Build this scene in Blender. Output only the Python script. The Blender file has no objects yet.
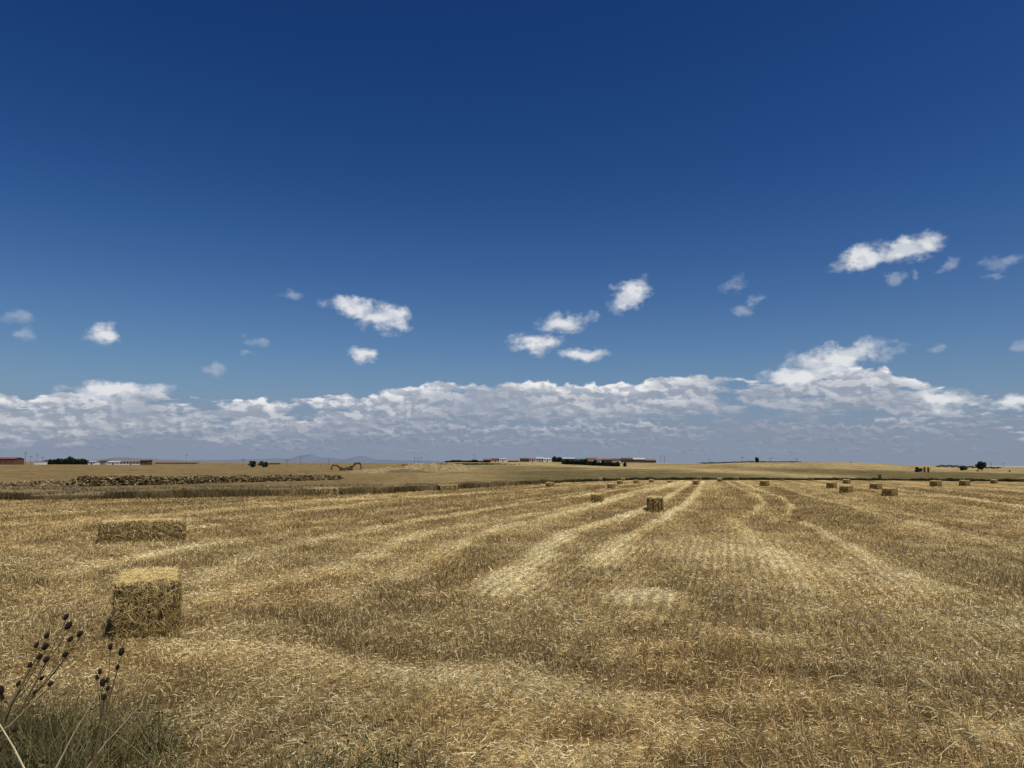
import bpy, math, random
import numpy as np
from mathutils import Matrix, Vector
random.seed(7)
rng = np.random.default_rng(7)
C = bpy.context.scene.collection
R = math.radians

# ------------------------------------------------------------------ camera
EYE = 2.7
F = 745.0
cam_d = bpy.data.cameras.new("camera"); cam = bpy.data.objects.new("camera", cam_d); C.objects.link(cam)
cam_d.sensor_width = 36.0; cam_d.lens = F/1024*36.0
cam_d.clip_start = 0.1; cam_d.clip_end = 60000
PITCH = math.degrees(math.atan(79.6/F)); ROLL = 0.26
RM = Matrix.Rotation(R(90+PITCH), 3, 'X') @ Matrix.Rotation(R(ROLL), 3, 'Z')
M4 = RM.to_4x4(); M4.translation = Vector((0, 0, EYE)); cam.matrix_world = M4
bpy.context.scene.camera = cam

def ray(u, v):
    return RM @ Vector(((u-512)/F, (384-v)/F, -1))
def gp(u, v, z=0.0):
    d = ray(u, v); t = (z-EYE)/d.z
    return Vector((d.x*t, d.y*t, z))
def pt(u, v, depth):
    d = ray(u, v); t = depth/d.y
    return Vector((d.x*t, depth, EYE+d.z*t))

# ------------------------------------------------------------------ numpy noise
def _h(ix, iy, seed):
    n = (ix.astype(np.int64)*374761393 + iy.astype(np.int64)*668265263 + seed*1442695041) & 0xffffffff
    n = ((n ^ (n >> 13))*1274126177) & 0xffffffff
    n = (n ^ (n >> 16)) & 0xffffffff
    return n/4294967295.0
def vnoise(x, y, seed=0):
    ix = np.floor(x); iy = np.floor(y); fx = x-ix; fy = y-iy
    fx = fx*fx*(3-2*fx); fy = fy*fy*(3-2*fy)
    a = _h(ix, iy, seed); b = _h(ix+1, iy, seed); c = _h(ix, iy+1, seed); d = _h(ix+1, iy+1, seed)
    return (a*(1-fx)+b*fx)*(1-fy)+(c*(1-fx)+d*fx)*fy
def fbm(x, y, seed=0, oct=4, gain=0.5):
    s = 0; a = 1; t = 0
    for k in range(oct):
        s = s+a*vnoise(x*2**k+k*17.3, y*2**k-k*9.1, seed+k); t += a; a *= gain
    return s/t
def sst(a, b, x):
    t = np.clip((x-a)/(b-a), 0, 1); return t*t*(3-2*t)

# ------------------------------------------------------------------ terrain
D_K = np.log(np.array([1, 125, 170, 240, 350, 500, 620, 900, 1400, 3000, 9000, 30000.]))
AZ_K = np.array([-90, -34, -16, -7.5, -4.5, -1.5, 2, 8, 13, 18, 24, 29, 34.5, 50, 90.])
Z_K = np.array([
 [0, 0, 0, 0, 0, 0, 0, 0, 1.5, 3, 4, 0],
 [0, 0, 0, 0, 0, 0, 0, 0, 1.5, 3, 4, 0],
 [0, 0, 0, 0, 0, 0, 0, .3, 1.8, 3, 4, 0],
 [0, 0, 0, 0, .4, .8, 1.5, 2, 2.5, 3, 4, 0],
 [0, 0, 0, .1, .5, 1.6, 3.6, 3.8, 3.5, 3, 4, 0],
 [0, 0, 0, .1, .4, 1.8, 3.5, 4.6, 4.2, 3, 4, 0],
 [0, 0, 0, .1, .4, 1.6, 3.2, 4.9, 4.5, 3, 4, 0],
 [0, 0, 0, .1, .3, .9, 2.4, 4.6, 4.2, 2, 2, 0],
 [0, 0, 0, .2, .8, 2.0, 3.0, 4.2, 3.8, 2, 0, 0],
 [0, 0, 0, .3, 1.8, 4.2, 4.4, 3.0, 2.5, 0, -2, 0],
 [0, 0, 0, .3, 1.9, 4.6, 4.4, 2.5, 1.5, 0, -4, 0],
 [0, 0, 0, .1, 1.0, 2.6, 2.6, 1.5, 1.0, 0, -6, 0],
 [0, 0, 0, 0, .3, 1.0, 1.2, .8, .5, -2, -8, 0],
 [0, 0, 0, 0, 0, 0, 0, 0, 0, -2, -8, 0],
 [0, 0, 0, 0, 0, 0, 0, 0, 0, -2, -8, 0]], dtype=float)
def hz(x, y):
    x = np.asarray(x, float); y = np.asarray(y, float)
    az = np.degrees(np.arctan2(x, y)); az = np.where(np.abs(az) > 90, np.sign(az)*90, az)
    ld = np.log(np.maximum(np.hypot(x, y)*np.maximum(np.cos(np.radians(az)), .5), 1.0))
    i = np.clip(np.searchsorted(AZ_K, az)-1, 0, len(AZ_K)-2); j = np.clip(np.searchsorted(D_K, ld)-1, 0, len(D_K)-2)
    fa = np.clip((az-AZ_K[i])/(AZ_K[i+1]-AZ_K[i]), 0, 1); fd = np.clip((ld-D_K[j])/(D_K[j+1]-D_K[j]), 0, 1)
    fa = fa*fa*(3-2*fa)
    return (Z_K[i, j]*(1-fa)+Z_K[i+1, j]*fa)*(1-fd)+(Z_K[i, j+1]*(1-fa)+Z_K[i+1, j+1]*fa)*fd
def h1(x, y): return float(hz(np.array([x]), np.array([y]))[0])
def at(u, depth):
    """ground point on the bearing of column u at a given depth"""
    d = ray(u, 463); x = d.x/d.y*depth
    return Vector((x, depth, h1(x, depth)))

# ditch line (near edge), world points
DITCH = [(-600, 499), (-200, 500), (0, 500.5), (43, 501), (130, 499.5), (260, 497), (300, 496.5), (380, 494), (440, 491), (500, 487), (545, 483.8), (590, 481.2), (640, 480), (700, 479.8), (850, 480.2), (1024, 481.5), (1400, 483.5)]
DW = [gp(u, v) for u, v in DITCH]
def ditch_depth(x, y):
    """signed depth past the ditch line (positive = beyond), by bearing"""
    s = np.asarray(x)/np.maximum(np.asarray(y), .5)
    sk = np.array([p.x/p.y for p in DW]); dk = np.array([p.y for p in DW])
    return y-np.interp(s, sk, dk)

# ------------------------------------------------------------------ straw stripes traced on the field (near lines become world lines)
def L(pts, w, a): return ([gp(u, v) for u, v in pts], w, a)
STR = [
 L([(650,486),(590,492),(500,503.5),(456,509),(402,517),(352,524.6),(286,535),(240,541),(150,556),(60,578)], .55, .45),
 L([(690,482),(620,490),(592,495),(531,503),(480,512),(418,522),(367,532),(326,538.5),(273,550),(240,561),(200,580)], .75, .6),
 L([(683,480.7),(663,486.5),(632,493),(587,505),(526,517),(480,526),(456,528.4),(418,536),(402,542),(362,559),(336,569),(291,579),(240,589),(180,605)], .7, .6),
 L([(690,482),(642,493),(589,508),(556,516),(531,523),(500,529.7),(468,540),(443,554),(402,571.6),(382,579),(330,600)], .65, .6),
 L([(691,483),(668,498),(642.5,512),(607,523),(569,533.5),(551,546),(538,559),(520,575),(500,592)], .75, .85),
 L([(703,481.5),(696,494),(683,507),(663,519.5),(632,537),(612,551),(604,566)], .7, .8),
 L([(726,481),(741.6,490),(757,495.4),(764.5,503),(757,510.6),(746.6,517)], .5, .55),
 L([(731,518),(747,536),(782,566),(812,590)], .6, .35),
 L([(736,481),(757,490),(782,498),(792,508),(785,517)], .5, .55),
 L([(772,518),(802,523),(823,533.5),(856,554),(884,572),(930,590)], .55, .7),
 L([(764,482.7),(815,498),(883,516),(916,524.6),(957,533.5),(1024,554)], .5, .34),
 L([(825,505.5),(886,513),(957,527),(1024,543),(1100,562)], .35, -.7),
 L([(790,482.7),(866,489),(906,495.4),(957,498),(1024,508),(1120,520)], .9, .6),
 L([(891,509),(1024,515.7),(1100,519)], .5, .45),
 L([(967,522),(1024,528),(1100,537)], .5, .4),
 L([(840,484),(916,486.5),(1024,491),(1100,494)], .9, .5),
 L([(240,505.5),(290,502),(380,499),(480,494),(560,488)], 1.3, .5),
 L([(240,517),(316,510.6),(380,501.5)], .6, .4),
 L([(0,517),(127,510.6),(260,501.7)], .6, .4), L([(-60,508),(60,506),(230,503)], .6, -.3),
 L([(0,527),(63,523),(140,517)], .5, .45), L([(190,529),(218,527.5)], .5, .9),
 L([(0,545),(76,560),(110,568)], .6, .4),
 L([(60,575),(109,564),(178,551),(228,543.6)], .5, .55),
 L([(626,600),(655,599)], .55, 1.7), L([(515,578),(500,592)], .6, .8),
 L([(560,640),(640,618),(760,640),(900,655)], .3, .25),
 L([(200,656),(300,664),(360,674),(440,682),(540,690),(640,705)], .38, .6),
 L([(120,645),(180,648),(300,655)], .3, .4),
 L([(560,768),(640,742),(740,738),(860,735),(1024,738)], .25, .5),
 L([(480,700),(600,712),(760,704),(900,700),(1024,690)], .25, .35),
 L([(600,660),(700,640),(860,640),(1024,625)], .3, .3),
 L([(240,612),(360,625),(460,640),(560,660)], .35, -.5),
 L([(680,655),(760,668),(830,675),(960,695)], .35, -.5),
 L([(330,640),(430,655),(520,655)], .3, -.5),
 L([(660,560),(690,600),(770,625),(860,620)], .6, -.4),
 L([(380,720),(500,735),(620,728)], .25, -.3),
]
def segdist(px, py, pts):
    best = np.full(px.shape, 1e9)
    for a, b in zip(pts[:-1], pts[1:]):
        dx, dy = b.x-a.x, b.y-a.y; l2 = dx*dx+dy*dy+1e-9
        t = np.clip(((px-a.x)*dx+(py-a.y)*dy)/l2, 0, 1)
        best = np.minimum(best, np.hypot(px-a.x-t*dx, py-a.y-t*dy))
    return best
TH = R(16)
def strawness(x, y):
    """0 = bare brown stubble, 1 = thick bright straw"""
    r = np.hypot(x, y); q_ = .22+.6*(1-sst(10, 35, r)); wx = x+(fbm(x/1.1, y/1.1, 5, 3)-.5)*q_; wy = y+(fbm(x/1.1, y/1.1, 15, 3)-.5)*q_
    c = x*math.cos(TH)-y*math.sin(TH); l = x*math.sin(TH)+y*math.cos(TH)
    s = .27+.5*(fbm(c/1.6, l/5.0, 31, 4)-.5)+.75*(fbm(x/.8, y/.8, 41, 4)-.5)+.26*(fbm(x/3.2+5, y/1.3, 43, 3)-.5)*(1-sst(14, 30, np.hypot(x, y)))
    s += .22*(vnoise(c/1.15, l/45.0, 77)-.5)*sst(25, 45, r)*2-.12*sst(12, 20, r)*np.cos(2*math.pi*(c+(fbm(l/6, c/30, 55, 2)-.5)*.5)/.25+math.pi)*(1-sst(45, 60, r))
    for pts, w, a in STR:
        xs = [p.x for p in pts]; ys = [p.y for p in pts]
        m = (x > min(xs)-4) & (x < max(xs)+4) & (y > min(ys)-4) & (y < max(ys)+4)
        if not m.any(): continue
        d = segdist(wx[m], wy[m], pts); rr_ = r[m]; w_ = w*(.42+.62*(1-sst(10, 34, rr_)))
        s[m] += a*np.exp(-(d/w_)**2)*(.66+.22*sst(14, 40, rr_))
    # pale combed patch right of centre
    g = gp(800, 565); s += .5*np.exp(-(((x-g.x)/2.6)**2+((y-g.y)/6.5)**2))
    g = gp(985, 575); s -= .2*np.exp(-(((x-g.x)/3.0)**2+((y-g.y)/3)**2))
    return np.clip(s, 0, 1.15)

def gz(x, y, s):
    return hz(x, y)+(fbm(x/2.2, y/2.2, 3, 4)-.5)*.10+.14*np.clip(s-.42, 0, 1)
def tint(x, y):
    h = (fbm(x/2.6, y/2.6, 88, 4)-.5)*1.6
    return np.stack([1+.045*h, 1-.015*h, 1-.13*h], 1)
def ramp(t, cols):
    t = np.clip(t, 0, 1)*(len(cols)-1); i = np.clip(t.astype(int), 0, len(cols)-2); f = (t-i)[:, None]
    c = np.array(cols); return c[i]*(1-f)+c[i+1]*f
SOIL = [(.145, .093, .035), (.272, .186, .073), (.435, .322, .134), (.58, .465, .22), (.69, .585, .31)]

def new_mesh(name, co, faces_flat, loop_n, mat, col=None, smooth=True):
    me = bpy.data.meshes.new(name)
    nv = len(co); nf = len(faces_flat)//loop_n
    me.vertices.add(nv); me.vertices.foreach_set('co', co.astype(np.float32).ravel())
    me.loops.add(len(faces_flat)); me.loops.foreach_set('vertex_index', faces_flat.astype(np.int32))
    me.polygons.add(nf); me.polygons.foreach_set('loop_start', (np.arange(nf)*loop_n).astype(np.int32))
    try: me.polygons.foreach_set('loop_total', np.full(nf, loop_n, np.int32))
    except Exception: pass
    me.polygons.foreach_set('use_smooth', np.full(nf, smooth))
    me.update(calc_edges=True)
    if col is not None:
        a = me.color_attributes.new('Col', 'FLOAT_COLOR', 'POINT')
        c4 = np.ones((nv, 4), np.float32); c4[:, :3] = col
        a.data.foreach_set('color', c4.ravel())
    if mat: me.materials.append(mat)
    return me
def link(name, me, parent=None):
    o = bpy.data.objects.new(name, me); C.objects.link(o)
    if parent: o.parent = parent
    return o
def tag(o, label=None, cat=None, group=None, kind=None):
    if label: o['label'] = label
    if cat: o['category'] = cat
    if group: o['group'] = group
    if kind: o['kind'] = kind
    return o
def empty(name, loc=(0, 0, 0), rz=0):
    o = bpy.data.objects.new(name, None); C.objects.link(o); o.location = loc; o.rotation_euler = (0, 0, rz); o.empty_display_size = .3
    return o
def copy_tree(o, parent=None):
    c = o.copy(); C.objects.link(c)
    if parent: c.parent = parent
    for ch in list(o.children): copy_tree(ch, c)
    return c

# ------------------------------------------------------------------ materials
def mat_new(name):
    m = bpy.data.materials.new(name); m.use_nodes = True
    return m, m.node_tree.nodes, m.node_tree.links, m.node_tree.nodes['Principled BSDF']
def mat_simple(name, col, rough=.8, var=.25, scale=3.0, metal=0, bump=0.0):
    m, N, K, P = mat_new(name)
    P.inputs['Roughness'].default_value = rough; P.inputs['Metallic'].default_value = metal
    P.inputs['Specular IOR Level'].default_value = .2
    tc = N.new('ShaderNodeTexCoord'); no = N.new('ShaderNodeTexNoise'); no.inputs['Scale'].default_value = scale; no.inputs['Detail'].default_value = 6
    K.new(tc.outputs['Object'], no.inputs['Vector'])
    r = N.new('ShaderNodeValToRGB'); r.color_ramp.elements[0].position = .3; r.color_ramp.elements[1].position = .7
    r.color_ramp.elements[0].color = (*[c*(1-var) for c in col], 1); r.color_ramp.elements[1].color = (*[min(1, c*(1+var)) for c in col], 1)
    K.new(no.outputs['Fac'], r.inputs['Fac']); K.new(r.outputs['Color'], P.inputs['Base Color'])
    if bump:
        b = N.new('ShaderNodeBump'); b.inputs['Strength'].default_value = bump; b.inputs['Distance'].default_value = .05
        K.new(no.outputs['Fac'], b.inputs['Height']); K.new(b.outputs['Normal'], P.inputs['Normal'])
    return m
def mat_vcol(name, rough=.75, trans=0.0, spec=.15):
    m, N, K, P = mat_new(name)
    P.inputs['Roughness'].default_value = rough; P.inputs['Specular IOR Level'].default_value = spec
    a = N.new('ShaderNodeVertexColor'); a.layer_name = 'Col'
    K.new(a.outputs['Color'], P.inputs['Base Color'])
    if trans:
        t = N.new('ShaderNodeBsdfTranslucent'); mx = N.new('ShaderNodeMixShader'); mx.inputs[0].default_value = trans
        K.new(a.outputs['Color'], t.inputs['Color']); K.new(P.outputs[0], mx.inputs[1]); K.new(t.outputs[0], mx.inputs[2])
        K.new(mx.outputs[0], N['Material Output'].inputs['Surface'])
    return m
M_BLADE = mat_vcol('straw_blades', .6, .25, .3)
M_LEAF = mat_vcol('leaves', .6, .2, .25)
M_ROCK = mat_vcol('clods', .9)

def mat_ground():
    m, N, K, P = mat_new('field_soil_and_straw')
    P.inputs['Roughness'].default_value = .9; P.inputs['Specular IOR Level'].default_value = .05
    tc = N.new('ShaderNodeTexCoord')
    a = N.new('ShaderNodeVertexColor'); a.layer_name = 'Col'
    def noise(scale, detail=5, rough=.6, sv=(1, 1, 1)):
        mp = N.new('ShaderNodeMapping'); mp.inputs['Scale'].default_value = sv; mp.inputs['Rotation'].default_value = (0, 0, TH)
        n = N.new('ShaderNodeTexNoise'); n.inputs['Scale'].default_value = scale; n.inputs['Detail'].default_value = detail; n.inputs['Roughness'].default_value = rough
        K.new(tc.outputs['Object'], mp.inputs['Vector']); K.new(mp.outputs[0], n.inputs['Vector']); return n.outputs['Fac']
    def mr(x, a0, a1, b0, b1):
        n = N.new('ShaderNodeMapRange'); n.clamp = False
        for i, v in zip(('From Min', 'From Max', 'To Min', 'To Max'), (a0, a1, b0, b1)): n.inputs[i].default_value = v
        K.new(x, n.inputs['Value']); return n.outputs[0]
    def mul(x, y):
        n = N.new('ShaderNodeMath'); n.operation = 'MULTIPLY'; K.new(x, n.inputs[0]); K.new(y, n.inputs[1]); return n.outputs[0]
    f1 = mr(noise(14, 7, .75), .3, .7, .45, 1.6)
    f2 = mr(noise(1.6, 6, .65), .3, .7, .72, 1.28)
    f3 = mr(noise(3.0, 4, .6, (1, .08, 1)), .3, .7, .72, 1.28)
    f4 = mr(noise(.02, 5, .6, (1, 1, 1)), .3, .7, .9, 1.1)
    f = mul(mul(f1, f2), mul(f3, f4))
    # drill rows, 25 cm apart
    mp = N.new('ShaderNodeMapping'); mp.inputs['Rotation'].default_value = (0, 0, TH); K.new(tc.outputs['Object'], mp.inputs['Vector'])
    w = N.new('ShaderNodeTexWave'); w.wave_type = 'BANDS'; w.bands_direction = 'X'; w.inputs['Scale'].default_value = 2*math.pi/20/.25; w.inputs['Distortion'].default_value = 1.2; w.inputs['Detail'].default_value = 2; w.inputs['Detail Scale'].default_value = .4
    K.new(mp.outputs[0], w.inputs['Vector'])
    f = mul(f, mr(w.outputs['Fac'], 0, 1, .70, 1.25))
    mx = N.new('ShaderNodeMix'); mx.data_type = 'RGBA'; mx.blend_type = 'MULTIPLY'; mx.inputs[0].default_value = 1
    K.new(a.outputs['Color'], mx.inputs[6]); K.new(f, mx.inputs[7]); K.new(mx.outputs[2], P.inputs['Base Color'])
    b = N.new('ShaderNodeBump'); b.inputs['Strength'].default_value = .8; b.inputs['Distance'].default_value = .06
    K.new(f1, b.inputs['Height']); K.new(b.outputs['Normal'], P.inputs['Normal'])
    return m

# ------------------------------------------------------------------ ground sheet
def build_ground():
    azf = np.radians(np.arange(-43, 43.01, .1)); azc = np.radians(np.concatenate([np.arange(45, 315.1, 3)]))
    az = np.concatenate([azf, azc]); na = len(az)
    r = np.concatenate([np.geomspace(.6, 150, 480), np.geomspace(152, 30000, 260)]); nr = len(r)
    A, Rr = np.meshgrid(az, r); x = (np.sin(A)*Rr).ravel(); y = (np.cos(A)*Rr).ravel()
    z = hz(x, y); dd = ditch_depth(x, y)
    rr = np.hypot(x, y)
    near = (rr < 175)
    z = z+np.where(near, (fbm(x/2.2, y/2.2, 3, 4)-.5)*.10, 0)
    fr = (y > 0) & (rr < 400)
    z -= np.where(fr, .35*np.exp(-((dd-1.6)/1.1)**2), 0)
    s = np.zeros_like(x); s[near] = strawness(x[near], y[near])
    z = z+np.where(near, .14*np.clip(s-.42, 0, 1), 0)
    col = ramp(.04+s*.86, SOIL)*tint(x, y)
    # beyond the ditch
    azd = np.degrees(np.arctan2(x, y))
    bey = dd > 0
    n1 = fbm(x/9, y/9, 61, 5); n2 = fbm(x/60, y/60, 71, 4); n3 = fbm(azd/3+rr/400., np.log(rr)*9, 81, 4)
    tan = np.array([.36, .265, .135]); brown = np.array([.235, .165, .08]); olive = np.array([.165, .135, .062]); pale = np.array([.43, .33, .17])
    far = tan*np.ones((len(x), 1))
    lf = (1-sst(-12, 2, azd))[:, None]
    far = far*(1-lf)+brown*lf
    # left side plateau between ditch and rubble bank is paler
    pl = ((1-sst(8, 40, dd))*(1-sst(-6, 0, azd)))[:, None]; far = far*(1-pl)+np.array([.30, .225, .115])*pl
    # dark olive fallow strip right of centre
    bd = np.interp(azd, [-6, -3, 0, 8, 18, 30, 45], [560, 520, 470, 415, 305, 270, 260]); ol = (sst(-5, 2, azd)*(1-sst(.94, 1.04, y/bd+.12*(n2-.5))))[:, None]; far = far*(1-ol)+(olive*.62+brown*.24)*ol
    # pale tracks over the rise
    pk = np.exp(-((y-(560-6*azd*3+60*(n2-.5)))/45)**2)*sst(-3, 1, azd); far = far*(1-pk[:, None])+pale*pk[:, None]
    st = (sst(.52, .62, n3)*sst(200, 300, y)*.5*sst(-3, 5, azd))[:, None]; far = far*(1-st)+pale*st
    st = (sst(.55, .65, fbm(azd/4+3, np.log(rr)*14, 91, 4))*sst(220, 300, y)*.55)[:, None]; far = far*(1-st)+brown*.9*st
    n4 = fbm(x/2.0, y/2.5, 63, 4); n5 = fbm(azd*1.1+9, np.log(rr)*60, 65, 5); n6 = fbm(azd*5, np.log(rr)*150, 66, 3)
    far = far*((.58+.34*n1+.3*(n4-.5)+.55*(n5-.5)+.5*(n6-.5)))[:, None]*np.array([.99, 1.0, .86])
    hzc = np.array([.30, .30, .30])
    hf = sst(900, 9000, rr)[:, None]; far = far*(1-hf*.75)+hzc*hf*.75  # distance haze mixed into the ground colour
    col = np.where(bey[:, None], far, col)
    # ditch bed: dark grass
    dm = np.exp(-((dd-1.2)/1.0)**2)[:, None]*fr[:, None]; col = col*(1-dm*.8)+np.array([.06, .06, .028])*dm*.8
    # weedy corner by the camera
    wd = weed_mask(x, y)[:, None]; col = col*(1-wd*.7)+np.array([.085, .08, .035])*wd*.7
    i = np.arange(nr-1)[:, None]*na; j = np.arange(na)[None, :]; j2 = (j+1) % na
    f = np.stack([i+j, i+j2, i+na+j2, i+na+j], -1).reshape(-1)[:]
    f = f.reshape(-1, 4)[:, ::-1]
    co = np.stack([x, y, z], 1)
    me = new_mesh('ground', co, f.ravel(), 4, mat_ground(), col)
    o = link('ground', me); tag(o, kind='structure')
def weed_mask(x, y):
    n = fbm(x/.6, y/.6, 9, 3)
    g = gp(20, 745); d = np.hypot((x-g.x)/1.85, (y-g.y+.5)/1.45)
    m = 1-sst(.55, 1.2, d+(n-.5)*.9)
    g = gp(330, 778); d = np.hypot((x-g.x)/1.3, (y-g.y)/.45)
    m = np.maximum(m, .42*(1-sst(.3, 1.2, d+(n-.5))))
    return m
build_ground()

# ------------------------------------------------------------------ blades
def blades(name, P0, D, W, wid, col, taper=.5, mat=M_BLADE, curve=None):
    """each blade: root P0, vector D, width direction W (unit), width wid"""
    n = len(P0); w = (W*wid[:, None])*.5
    if curve is None:
        co = np.stack([P0-w, P0+w, P0+D+w*taper, P0+D-w*taper], 1).reshape(-1, 3)
        f = np.arange(n*4); c = np.repeat(col, 4, 0)
    else:
        mid = P0+D*.5+curve
        co = np.stack([P0-w, P0+w, mid+w, mid-w, P0+D+w*taper, P0+D-w*taper], 1).reshape(-1, 3)
        b = np.arange(n)[:, None]*6; f = (b+np.array([0, 1, 2, 3, 3, 2, 4, 5])).ravel(); c = np.repeat(col, 6, 0)
    return new_mesh(name, co, f, 4, mat, c, smooth=False)
def sample_field(n, rmin, rmax, pw, azmax=44):
    # radius density ~ r^-pw per metre of radius (screen-even LOD)
    u = rng.random(n); e = 1-pw
    r = (rmin**e+u*(rmax**e-rmin**e))**(1/e)
    a = np.radians((rng.random(n)*2-1)*azmax)
    return np.sin(a)*r, np.cos(a)*r, r
STRAW = [(.10, .063, .023), (.30, .202, .08), (.53, .395, .17), (.74, .60, .31), (.90, .82, .57)]
def stubble():
    n = 520000
    x, y, r = sample_field(n, 3.2, 95, .62)
    c = x*math.cos(TH)-y*math.sin(TH); l = x*math.sin(TH)+y*math.cos(TH)
    wv = (fbm(l/6, c/30, 55, 2)-.5)*.5
    sp = .25; k = np.round((c+wv)/sp)*sp-wv+rng.normal(0, .026, n)
    c = np.where(rng.random(n) < .8, k, c)
    x = c*math.cos(TH)+l*math.sin(TH); y = -c*math.sin(TH)+l*math.cos(TH); r = np.hypot(x, y)
    s = strawness(x, y); dd = ditch_depth(x, y); wd = weed_mask(x, y)
    keep = (rng.random(n) > s*.75) & (dd < .5) & (rng.random(n) > wd*.6)
    x, y, r, s, wd = [q[keep] for q in (x, y, r, s, wd)]; n = len(x)
    h = (.07+.10*rng.random(n))*(1-.45*s)*(.7+.6*fbm(x/2, y/2, 8, 3))
    z = gz(x, y, s)-.01
    la = rng.random(n)*2*math.pi; ln = rng.random(n)*.55
    lx = .25*(fbm(x/1.5, y/1.5, 21, 2)-.5)*3; 
    h = h*(.62+.25*sst(6, 25, r)); ln = ln*1.7
    D = np.stack([h*(np.cos(la)*ln+lx), h*(np.sin(la)*ln-.15), h], 1)
    wa = rng.normal(0, .7, n); W = np.stack([np.cos(wa), np.sin(wa), 0*wa], 1)
    wid = np.maximum(.0045, r*.00072)*(.6+.7*rng.random(n))
    t = .12+.62*rng.random(n)**1.3+.25*s
    col = ramp(t, STRAW)*(.8+.3*rng.random((n, 1)))
    fm = .85*sst(15, 42, r)[:, None]; col = col*(1-fm)+ramp(.33+.47*s, STRAW)*fm
    col = col*tint(x, y)
    me = blades('stubble', np.stack([x, y, z], 1), D, W, wid, col, .8)
    tag(link('stubble', me), 'short cut cereal stubble standing in drill rows over the harvested field', 'stubble', kind='stuff')
def loose():
    n = 1150000
    x, y, r = sample_field(n, 3.2, 110, .55)
    s = strawness(x, y); dd = ditch_depth(x, y); wd = weed_mask(x, y)
    keep = (rng.random(n) < .38-.22*sst(16, 26, r)+.75*s) & (dd < .5) & (rng.random(n) > wd*.75)
    x, y, r, s = [q[keep] for q in (x, y, r, s)]; n = len(x)
    ln = (.025+.06*rng.random(n)+.22*(rng.random(n) < .035)*rng.random(n))*np.where(r > 30, 1.6, 1)
    a = rng.random(n)*2*math.pi; el = rng.normal(0, .28, n)
    z = gz(x, y, s)+.008+.08*rng.random(n)**1.4*(.25+s)
    D = np.stack([np.cos(a)*np.cos(el), np.sin(a)*np.cos(el), np.sin(el)], 1)*ln[:, None]
    tw = rng.normal(0, .7, n)
    W = np.stack([-np.sin(a)*np.cos(tw), np.cos(a)*np.cos(tw), np.sin(tw)], 1)
    wid = np.maximum(.0045, r*.0007)*(.55+.8*rng.random(n))
    col = ramp(.02+.83*rng.random(n)**1.2+.27*s, STRAW)*(.82+.3*rng.random((n, 1)))
    fm = .85*sst(15, 42, r)[:, None]; col = col*(1-fm)+ramp(.36+.44*s, STRAW)*fm
    col = col*tint(x, y)
    cv = np.stack([rng.normal(0, .02, n)*ln, rng.normal(0, .02, n)*ln, rng.random(n)*.05*ln], 1)
    me = blades('loose_straw', np.stack([x, y, z], 1), D, W, wid, col, .8, curve=cv)
    tag(link('loose_straw', me), 'loose cut straw lying in pale swaths over the stubble', 'straw', kind='stuff')
stubble(); loose()

# ------------------------------------------------------------------ reeds along the ditch
def reeds():
    n = 90000
    sk = np.array([p.x/p.y for p in DW]); dk = np.array([p.y for p in DW])
    s = sk[0]+(sk[-1]-sk[0])*rng.random(n); d = np.interp(s, sk, dk)
    left = 1-sst(-.02, .12, s)
    off = rng.random(n)*(.9+1.6*left)+.1
    y = d+off; x = s*y
    hgt = (.46-.05*left)*(.45+.9*fbm(x/1.5, y/3, 12, 4))*(.35+.9*rng.random(n)**1.3)
    gap = fbm(x/6, y*0+3, 14, 3)
    dark = (s < -.62) | ((s > -.53) & (s < -.50))
    hgt *= np.where((gap < .16) & (s > .1), .6, 1)*np.where((s > -.64) & (s < -.54), .35, 1)
    z = hz(x, y)-.2*(1-left)-.1
    a = rng.random(n)*6.28; ln = .8*rng.random(n)
    D = np.stack([hgt*np.cos(a)*ln, hgt*np.sin(a)*ln, hgt+.2], 1)
    W = np.stack([np.cos(rng.normal(0, .6, n)), np.sin(rng.normal(0, .6, n)), np.zeros(n)], 1)
    t = fbm(x/2.5, y/4, 19, 4)+.25*(rng.random(n)-.5)
    col = ramp(t, [(.05, .042, .014), (.13, .096, .036), (.26, .19, .078), (.42, .315, .145)])
    rt = sst(-.02, .12, s)[:, None]; g = ramp(t, [(.018, .022, .008), (.03, .038, .012), (.055, .052, .018), (.10, .085, .035)])
    col = col*(1-rt)+g*rt
    col[dark] *= .55
    me = blades('reeds', np.stack([x, y, z], 1), D, W, np.maximum(.02, d*.0007)*(.6+rng.random(n)), col, .4, mat=M_LEAF)
    tag(link('reeds', me), 'dry brown and green rank grass growing along the field ditch', 'grass', kind='stuff')
    # sparse verge grass beyond the ditch, left
    n = 30000; s = -.75+.75*rng.random(n); d = np.interp(s, sk, dk)+2+26*rng.random(n)**1.3; x = s*d; y = d
    k = fbm(x/3, y/3, 23, 4) > .47; x, y, d = x[k], y[k], d[k]; n = len(x)
    h = .08+.16*rng.random(n); a = rng.random(n)*6.28
    D = np.stack([h*.4*np.cos(a), h*.4*np.sin(a), h], 1); W = np.stack([np.ones(n), 0*a, 0*a], 1)
    col = ramp(rng.random(n), [(.12, .10, .05), (.28, .21, .11), (.42, .33, .18)])
    me = blades('verge_grass', np.stack([x, y, hz(x, y)-.02], 1), D, W, np.full(n, .07), col, .4)
    tag(link('verge_grass', me), 'sparse dry grass on the flat strip behind the ditch', 'grass', kind='stuff')
reeds()

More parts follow.
